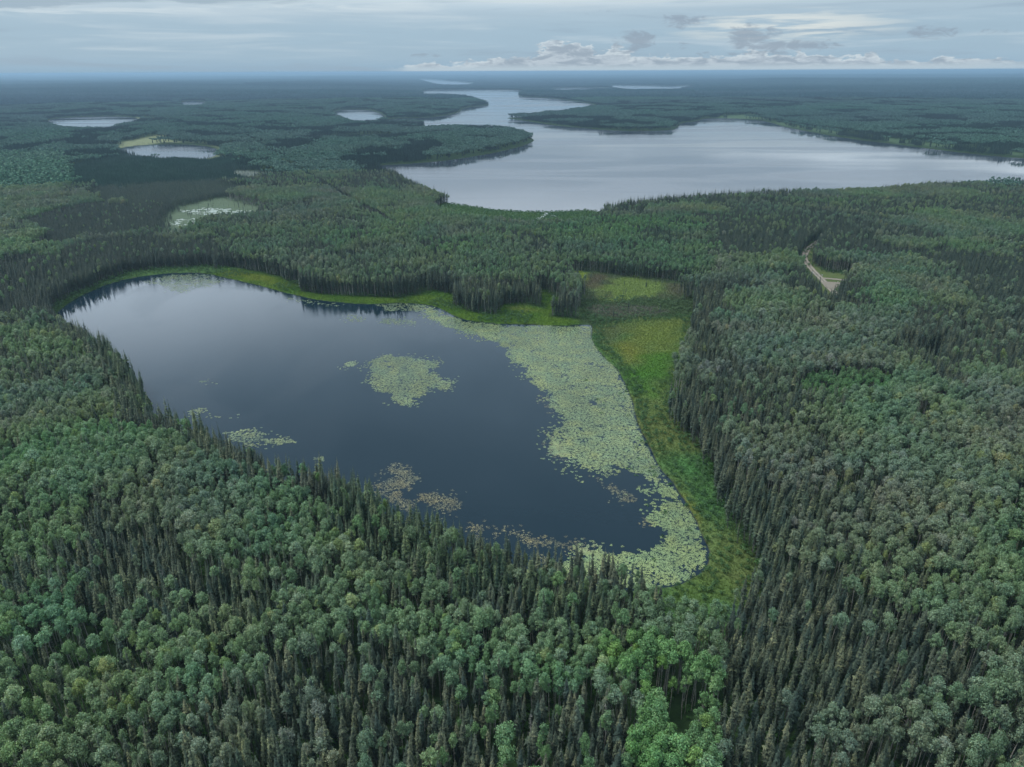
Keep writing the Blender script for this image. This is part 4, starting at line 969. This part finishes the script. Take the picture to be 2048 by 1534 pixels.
# ------------------------------------------------------------------ lily pads
def in_px(pts): return smooth(poly(pts), 1)
PAD_MAIN = in_px([(850,612),(900,636),(985,650),(1085,653),(1186,652),(1186,668),(1205,712),(1242,748),(1267,800),(1272,835),(1302,902),(1325,945),(1318,962),(1290,958),(1270,940),(1235,928),(1215,945),(1190,952),(1160,938),(1130,912),(1105,890),(1098,868),(1130,850),(1110,810),(1085,775),(1060,760),(1045,735),(1022,715),(1005,690),(975,680),(930,668),(900,655),(870,640),(850,628)])
PAD_SE = in_px([(1285,975),(1350,968),(1375,1010),(1397,1048),(1414,1082),(1420,1110),(1416,1132),(1404,1147),(1378,1162),(1344,1174),(1298,1182),(1250,1183),(1200,1180),(1150,1174),(1115,1145),(1130,1128),(1180,1108),(1240,1112),(1290,1108),(1320,1085),(1335,1060),(1300,1045),(1295,1030),(1325,1010),(1340,1000),(1300,990)])
PAD_MID = in_px([(738,716),(770,710),(830,716),(868,724),(885,735),(855,738),(862,745),(900,765),(908,775),(880,778),(845,782),(838,800),(815,810),(792,806),(788,790),(755,785),(742,765),(748,740)])
PAD_SMALL = [([(686,728),(700,724),(716,727),(710,735),(692,735)], 1.0), ([(403,760),(420,755),(432,760),(415,767)], .6), ([(380,822),(410,813),(425,825),(405,834)], .55),
  ([(455,868),(490,858),(520,862),(525,885),(500,897),(470,885)], .6), ([(530,880),(560,873),(590,882),(570,892),(540,890)], .75), ([(622,915),(640,908),(655,918),(638,924)], .6), ([(420,830),(445,832),(440,840)], .25), ([(460,832),(480,828),(478,840)], .3),
  ([(1105,880),(1135,905),(1120,908),(1095,888)], .5), ([(750,640),(800,633),(840,645),(790,652)], .45), ([(690,630),(730,628),(735,645),(700,645)], .35), ([(580,880),(596,886),(588,892)], .4),
  ([(1165,1085),(1200,1080),(1210,1105),(1180,1115),(1150,1108)], .6), ([(745,610),(800,604),(870,612),(850,625),(770,620)], .55), ([(560,594),(640,604),(690,612),(640,612)], .3)]
PAD_NW = in_px([(290,560),(340,549),(410,549),(450,560),(430,572),(385,575),(375,585),(345,585),(330,572),(300,568)])
TAN = [([(755,970),(775,955),(805,948),(830,955),(820,965),(800,980),(795,995),(830,1010),(820,1025),(800,1020),(770,1000)], .62), ([(775,940),(795,927),(812,938),(790,946)], .5), ([(810,972),(825,970),(835,978),(820,985)], .5),
  ([(830,985),(860,980),(900,1000),(918,1012),(900,1020),(870,1030),(850,1005)], .5), ([(858,1027),(872,1024),(870,1034)], .8), ([(940,1052),(965,1050),(955,1072),(945,1062)], .95), ([(1000,1058),(1030,1058),(1080,1075),(1150,1085),(1185,1105),(1120,1098),(1040,1085)], .5),
  ([(1095,850),(1110,880),(1130,900),(1150,920),(1125,925),(1100,890)], .28), ([(1190,955),(1230,975),(1270,1000),(1262,1005),(1220,985)], .35), ([(1085,790),(1105,800),(1110,835),(1090,830)], .12), ([(1280,1040),(1300,1035),(1300,1055),(1285,1055)], .3),
  ([(970,1052),(990,1052),(985,1060)], .5), ([(1070,1118),(1090,1112),(1110,1122),(1090,1130)], .4)]
def float_patch(name, P, dens, src, nsrc, spacing, colr, label, rg, edge=2.5, hole=0.0, cat='lily pads', size=(0.75, 1.25)):
    x0, y0 = P.min(0) - 3; x1, y1 = P.max(0) + 3
    x, y = np.meshgrid(np.arange(x0, x1, spacing), np.arange(y0, y1, spacing)); x = x.ravel(); y = y.ravel()
    x = x + rg.uniform(-.5, .5, x.shape) * spacing; y = y + rg.uniform(-.5, .5, y.shape) * spacing
    q = sdist(x, y, P, 10)
    wob = (fbm(x, y, 7.0, 131, 3) - 0.5) * 9
    fill = np.maximum(sstep(q + wob, edge, -edge * 1.6), 0.10 * sstep(q + wob, 9, 2) * (fbm(x, y, 12, 139, 2) > 0.5))
    clot = fbm(x, y, 4.5, 133, 3)
    p = fill * dens * np.clip(0.15 + 2.3 * (clot - hole), 0.08, 1.3)
    dn = sdist(x, y, LAKE_NEAR, 30)
    k = (rg.uniform(size=x.shape) < p) & (dn < -0.6)
    x, y = x[k], y[k]
    if not len(x): return
    tv = rg.uniform(0.82, 1.15, (len(x), 1)); f = fbm(x, y, 16, 135, 2)[:, None]
    f2 = fbm(x, y, 5, 137, 3)[:, None]; ti = np.array(colr) * tv * (0.62 + 0.5 * f + 0.28 * f2) * np.concatenate([0.85 + 0.3 * f2, np.ones_like(f2), 1.2 - 0.4 * f2], 1)
    scatter(name, src, nsrc, x, y, np.full(len(x), 0.01), rg.uniform(size[0], size[1], len(x)), ti, rg, label, cat, tilt=0.0)
rgP = np.random.default_rng(37)
float_patch('lily_pads', PAD_MAIN, 1.3, SRC_P, 4, 0.82, (1.1, 1.1, 0.98), 'broad belt of pale lily pads in front of the east meadow', rgP, 2.2, 0.10)
float_patch('lily_pads', PAD_SE, 1.35, SRC_P, 4, 0.80, (1.1, 1.14, 0.92), 'pale green lily pads filling the rounded near end of the lake', rgP, 1.6, 0.10)
float_patch('lily_pads', PAD_MID, 1.15, SRC_P, 4, 0.85, (1.05, 1.05, 0.98), 'ragged island of lily pads out in the middle of the lake', rgP, 1.8, 0.12)
float_patch('lily_pads', PAD_NW, 0.85, SRC_P, 4, 1.1, (1.0, 1.0, 1.05), 'thin sheet of lily pads at the far left end of the lake', rgP, 4.0, 0.12)
SL = ['small oval raft of pads left of the ragged pad island', 'faint small raft of pads in the left open water', 'sparse raft of pads just off the left wooded bank', 'largest loose raft of pads off the left bank', 'long bright raft of pads right of the loose raft',
      'tiny raft of pads above the shore spruce tips', 'few scattered pads beside the sparse left raft', 'few scattered pads above the loose raft', 'fringe of pads at the notch in the main belt', 'loose pads off the north shore under the spruces',
      'smallest loose pads off the north shore, further left', 'stray pads at the end of the bright raft', 'ragged clot of pads above the near end mat', 'pads mixed with reflections below the north spruces', 'thin line of pads along the left north shore']
for (pts, dn_), lab in zip(PAD_SMALL, SL): float_patch('lily_pads', in_px(pts), dn_, SRC_P, 4, 0.85, (1, 1, 1), lab, rgP, 1.6, 0.12)
TL = ['largest curved tan mat of pondweed off the shore spruces', 'small tan ring of pondweed above the curved mat', 'little tan blot inside the curved mat', 'second broad tan mat, right of the curved one', 'small dense tan spot under the second mat', 'brightest compact tan blot before the near shore',
      'long thin tan band of pondweed running to the lily mat', 'brownish weed fringe at the inner edge of the main lily belt', 'tan streak crossing the gap between both lily mats', 'faintest brown weed beside the main lily belt', 'brown weed wisps in front of the near end mat', 'tiny tan fleck right of the bright blot', 'pale weed flecks near the shore trees']
for (pts, dn_), lab in zip(TAN, TL): float_patch('pondweed', in_px(pts), dn_ * 1.5, SRC_W, 3, 0.72, (1.3, 0.95, 0.98), lab, rgP, 1.8, 0.12, 'pondweed', (0.7, 1.3))

# ------------------------------------------------------------------ marsh pools, creek, road
def blob_sheet(name, spots, mat, lift, label, kind='stuff', cat=None, seed=3):
    rg = np.random.default_rng(seed); V = []; F = []; sz = []
    for x, y, a, b in spots:
        k = 14; q = np.linspace(0, 2 * math.pi, k, endpoint=False); rr = 1 + 0.28 * np.sin(2 * q + rg.uniform(0, 6)) + 0.22 * np.sin(3 * q + rg.uniform(0, 6)) + rg.uniform(-.12, .12, k)
        px, py = x + np.cos(q) * a * rr, y + np.sin(q) * b * rr
        zc = float(np.max(terrain(px, py))) + lift
        F += list(range(len(V), len(V) + k)); sz.append(k); V += [(px[i], py[i], zc) for i in range(k)]
    me = mesh_np(name, V, F, [mat], sizes=sz, attrs={'var': ('FLOAT_COLOR', np.ones((len(V), 4)))}); return tag(obj(name, me), label, cat, kind=kind)
M_POOL = plain_mat('pale_pool_glint', (0.30, 0.35, 0.30), 0.35, (0.16, 0.20, 0.15), 0.35, 0.6)  # pale base colour stands in for bright sky glinting on the pools
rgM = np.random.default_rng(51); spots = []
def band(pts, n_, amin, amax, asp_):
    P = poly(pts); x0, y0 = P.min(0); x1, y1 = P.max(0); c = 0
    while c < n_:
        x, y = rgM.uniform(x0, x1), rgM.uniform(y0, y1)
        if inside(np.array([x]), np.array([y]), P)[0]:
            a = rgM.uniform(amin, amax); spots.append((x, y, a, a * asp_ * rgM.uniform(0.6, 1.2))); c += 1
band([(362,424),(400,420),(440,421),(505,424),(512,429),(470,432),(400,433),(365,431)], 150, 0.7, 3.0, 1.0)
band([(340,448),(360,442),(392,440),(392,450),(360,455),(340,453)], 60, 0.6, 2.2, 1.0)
blob_sheet('marsh_pools', spots, M_POOL, 0.05, 'white glinting pools scattered over the pale marsh', cat='marsh pools')
spots = [(*G(px, py), a, b) for px, py, a, b in ((1128,424,3.0,6),(1096,424.2,3,5),(1093,427,2.2,6),(1091,430,1.8,6),(1087,433,2.2,7),(1083,436,3.0,6),(1079,438,2.6,4),(1076,440,2,3),(1106,433,2.5,4),(1109,435,2.2,3),(1067,443,1.3,2))]
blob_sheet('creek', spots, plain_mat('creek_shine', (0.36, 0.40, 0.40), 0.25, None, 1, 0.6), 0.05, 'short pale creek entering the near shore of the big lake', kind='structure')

def ribbon(name, pts, width, lift, mat, label, kind='structure'):
    P = np.array([G(*p) for p in pts]); Q = [P[0]]
    for a, b in zip(P[:-1], P[1:]):
        for k in range(1, 9): Q.append(a + (b - a) * k / 8)
    Q = np.array(Q)
    for _ in range(6): Q[1:-1] = 0.25 * Q[:-2] + 0.5 * Q[1:-1] + 0.25 * Q[2:]
    t = np.gradient(Q, axis=0); t /= np.linalg.norm(t, axis=1)[:, None]; nn = np.stack([t[:, 1], -t[:, 0]], 1)
    off = np.array([-0.5, -0.4, -0.32, -0.18, -0.1, 0.1, 0.18, 0.32, 0.4, 0.5]) * width
    rut = np.array([0.75, 0.85, 1.35, 1.35, 0.8, 0.8, 1.35, 1.35, 0.85, 0.75])
    V = (Q[:, None, :] + nn[:, None, :] * off[None, :, None]); zz = terrain(V[..., 0].ravel(), V[..., 1].ravel()).reshape(V.shape[:2]).max(1) + lift
    V3 = np.concatenate([V, np.broadcast_to(zz[:, None, None], V.shape[:2] + (1,))], -1).reshape(-1, 3)
    m = len(off); F = [(a * m + b, a * m + b + 1, (a + 1) * m + b + 1, (a + 1) * m + b) for a in range(len(Q) - 1) for b in range(m - 1)]
    col = np.tile(np.stack([rut] * 3 + [np.ones(m)], -1), (len(Q), 1))
    me = mesh_np(name, V3, F, [mat], attrs={'var': ('FLOAT_COLOR', col)}, flat=False); return tag(obj(name, me), label, kind=kind)
m_, t_, p_, o_ = new_mat('gravel'); va_ = t_.node('ShaderNodeAttribute', attribute_type='GEOMETRY', attribute_name='var'); g_ = t_.node('ShaderNodeNewGeometry')
t_.l.new(t_.mix(1.0, t_.mix(t_.noise(g_.outputs['Position'], 0.5, 5, 0.7), C4(0.13, 0.115, 0.092), C4(0.25, 0.22, 0.175)), va_.outputs['Color'], 'MULTIPLY'), p_.inputs['Base Color']); p_.inputs['Roughness'].default_value = 0.95
M_GRAVEL = m_
ribbon('gravel_road', [(1690,604),(1668,590),(1655,577),(1641,561),(1626,546),(1614,531),(1608,518),(1611,506),(1621,495),(1634,486),(1646,480)], 5.2, 0.12, M_GRAVEL, 'narrow gravel road bending through the forest clearing')
ribbon('side_track', [(1644,561),(1660,562),(1680,564),(1700,566),(1720,570)], 4.2, 0.17, M_GRAVEL, 'short side track leaving the gravel road')
ribbon('forest_track', [(1796,708),(1802,716),(1808,724),(1818,734)], 3.6, 0.12, M_GRAVEL, 'glimpse of a dirt track between the eastern aspens')
blob_sheet('gravel_apron', [(*G(1662, 574), 7.0, 10.0)], M_GRAVEL, 0.22, 'bare gravel apron beside the road junction', kind='structure')

# small signs at the junction
M_WHITE = plain_mat('white_board', (0.75, 0.75, 0.73), 0.5); M_POST = plain_mat('grey_post', (0.2, 0.19, 0.17), 0.8)
def box_np(c, s_):
    c = np.array(c); s_ = np.array(s_) / 2
    V = np.array([[x, y, z] for x in (-1, 1) for y in (-1, 1) for z in (-1, 1)]) * s_ + c
    return V, np.array([[0, 1, 3, 2], [4, 6, 7, 5], [0, 4, 5, 1], [2, 3, 7, 6], [0, 2, 6, 4], [1, 5, 7, 3]])
for (px, py, w_, h_, lab) in ((1624, 553, 0.9, 0.7, 'small white board left of the gravel road'), (1643, 559, 0.6, 1.0, 'upright white marker where the side track leaves'), (1674, 573, 0.7, 0.5, 'low white board on the grass right of the road')):
    x, y = G(px, py); z = float(terrain(np.array([x]), np.array([y]))[0])
    r_ = D.objects.new('road_sign', None); COL.objects.link(r_); r_.location = (x, y, z); tag(r_, lab, 'sign', 'small signs at the road junction')
    V, F = box_np((0, -0.06, 1.9), (w_, 0.03, h_)); obj('board', mesh_np('board', V, F, [M_WHITE]), r_)
    V, F = tube([(0, 0, 0), (0, 0, 2.3)], [0.05, 0.045], 6); obj('post', mesh_np('post', V, F, [M_POST]), r_)

# beaver lodge off the near shore
def sticks(n_, rad, hh, seed):
    rg = np.random.default_rng(seed); B = Bag()
    q = np.linspace(0, 2 * math.pi, 14, endpoint=False); rings = [(1.0, -0.3), (0.92, 0.25), (0.7, 0.62), (0.4, 0.9), (0.05, 1.0)]
    V = np.vstack([np.stack([np.cos(q) * rad * a * rg.uniform(.9, 1.1, 14), np.sin(q) * rad * a * rg.uniform(.9, 1.1, 14), np.full(14, hh * b)], -1) for a, b in rings])
    F = [(k * 14 + i, k * 14 + (i + 1) % 14, (k + 1) * 14 + (i + 1) % 14, (k + 1) * 14 + i) for k in range(4) for i in range(14)]
    return V, F, rg
xl, yl = G(871, 1083)
lod = D.objects.new('beaver_lodge', None); COL.objects.link(lod); lod.location = (xl, yl, 0); tag(lod, 'grey stick beaver lodge half hidden by green bushes at the shore', 'beaver lodge')
V, F, rg = sticks(60, 2.3, 1.3, 5); obj('mound', mesh_np('mound', V, F, [plain_mat('mud', (0.09, 0.075, 0.065), 0.95)]), lod)
B = Bag()
for k in range(130):
    a = rg.uniform(0, 6.28); u = rg.uniform(0.1, 1.0); p0 = np.array([math.cos(a) * 2.4 * u, math.sin(a) * 2.4 * u, 1.38 * (1 - u ** 2) + 0.02]); b_ = a + rg.normal(0, 0.9); L_ = rg.uniform(0.5, 1.3)
    V, F = tube([p0, p0 + np.array([math.cos(b_) * L_, math.sin(b_) * L_, -0.45 * L_ * u + 0.1])], [0.05, 0.03], 4); B.add(V, F, 1.0)
st = obj('sticks', B.mesh('sticks', [M_DEAD]), lod); st['kind'] = 'stuff'
for k, (dx, dy, s_) in enumerate(((-1.6, 1.9, 1.0), (0.3, 2.1, 0.8), (-0.6, -1.7, 1.3), (0.9, -1.9, 1.2), (2.1, -0.9, 1.1), (-2.2, 0.2, 1.0))):
    b_ = obj('bush', SRC_B.objects[k % 4].data, lod); b_.location = (dx, dy, 0.1); b_.scale = (s_,) * 3; b_.rotation_euler = (0, 0, k * 1.3); b_['tint'] = [1.05, 1.5, 0.8]; b_['rust'] = 0.0

# dead trees
def snag(seed, h, bare):
    rg = np.random.default_rng(seed); B = Bag(); V, F = tube([(0, 0, 0), (0.05, 0, h * .5), (0.12, 0.05, h)], [0.16, 0.10, 0.02], 6)
    for k in range(70 if bare else 26):
        t = rg.uniform(0.3, 0.99) if bare else rg.uniform(0.5, 0.97); a = rg.uniform(0, 6.28); L_ = (1.1 * (1.15 - t) + 0.15) if bare else rg.uniform(0.8, 2.0) * (1.3 - t)
        b = np.array([0.08 * t, 0.03, h * t]); up = -0.3 if bare else 0.7
        v, f = tube([b, b + np.array([math.cos(a) * L_, math.sin(a) * L_, up * L_])], [0.035, 0.012], 3); B.add(v, f, 1.0)
    return mesh_np('snag_trunk', V, F, [M_DEAD]), B.mesh('snag_branches', [M_DEAD])
SN = [snag(600 + i, [13, 11, 12, 14][i], i < 2) for i in range(4)]
for k, (px, py, kind_, lab) in enumerate((
    (800,1040,0,'thin black dead spire standing up among the shore spruces'), (852,1305,2,'pale dead trunk with bare twigs under the grove edge'), (1062,1445,0,'grey dead spruce left of the leaning log'),
    (1305,1450,1,'grey bare spruce below the bright green grove'), (1325,1438,1,'second grey bare spruce tight against the bright grove'), (1667,1425,1,'bare grey spruce with drooping twigs among right hand aspens'),
    (1818,1430,0,'reddish grey dead spruce between two aspen clumps'), (240,1010,2,'whitish dead aspen among the left aspens'), (330,1165,3,'forked bare aspen above the dark spruce pocket'),
    (292,1462,3,'bare white aspen low in the left corner'), (1210,1425,0,'slim dead spruce beside three dark spruces'), (1500,735,3,'whitened dead aspen in the far eastern grove'), (1462,850,2,'pale dead aspen over the eastern spruces'))):
    x, y = G(px, py, 11.0); z = float(terrain(np.array([x]), np.array([y]))[0])
    r_ = D.objects.new('dead_tree', None); COL.objects.link(r_); r_.location = (x, y, z - 0.1); r_.rotation_euler = (0, 0, k * 1.1); r_.scale = (1.1, 1.1, 1.0); tag(r_, lab, 'dead tree', 'dead trees in the forest')
    obj('trunk', SN[kind_][0], r_); obj('branches', SN[kind_][1], r_)['kind'] = 'stuff'
x, y = G(1068, 1536); x2, y2 = G(1106, 1490, 5.0)
lg = D.objects.new('leaning_log', None); COL.objects.link(lg); z = float(terrain(np.array([x]), np.array([y]))[0]); lg.location = (x, y, z); tag(lg, 'dead trunk leaning across the spruces at the bottom edge', 'fallen tree')
V, F = tube([(0, 0, 0), ((x2 - x) * .5, (y2 - y) * .5, 2.6), (x2 - x, y2 - y, 5.0)], [0.19, 0.15, 0.05], 6); obj('trunk', mesh_np('log', V, F, [M_DEAD]), lg)
B = Bag()
for k in range(16):
    t = 0.2 + 0.05 * k; b = np.array([(x2 - x) * t, (y2 - y) * t, 5.0 * t]); a = k * 2.4
    v, f = tube([b, b + np.array([math.cos(a) * .7, math.sin(a) * .7, 0.3])], [0.03, 0.01], 3); B.add(v, f, 1.0)
obj('branches', B.mesh('log_branches', [M_DEAD]), lg)['kind'] = 'stuff'

# ------------------------------------------------------------------ haze
M_HAZE = D.materials.new('haze_air'); M_HAZE.use_nodes = True; h = NT(M_HAZE.node_tree); h.n.clear()
ho = h.node('ShaderNodeOutputMaterial'); hv = h.node('ShaderNodeVolumePrincipled'); h.l.new(hv.outputs[0], ho.inputs['Volume'])
hv.inputs['Color'].default_value = C4(0.365, 0.54, 0.705); hv.inputs['Density'].default_value = 8.2e-5; hv.inputs['Anisotropy'].default_value = 0.2
bm = bmesh.new(); bmesh.ops.create_cube(bm, size=1.0)
bmesh.ops.scale(bm, vec=(92000, 92000, 155.6), verts=bm.verts); bmesh.ops.translate(bm, vec=(0, 0, 75.2), verts=bm.verts)
me = D.meshes.new('haze'); bm.to_mesh(me); bm.free(); me.materials.append(M_HAZE)
tag(obj('haze', me), 'thin blue summer haze over the forest', 'haze', kind='stuff')
print('total', round(time.time() - T0, 1), 'trees', len(order))
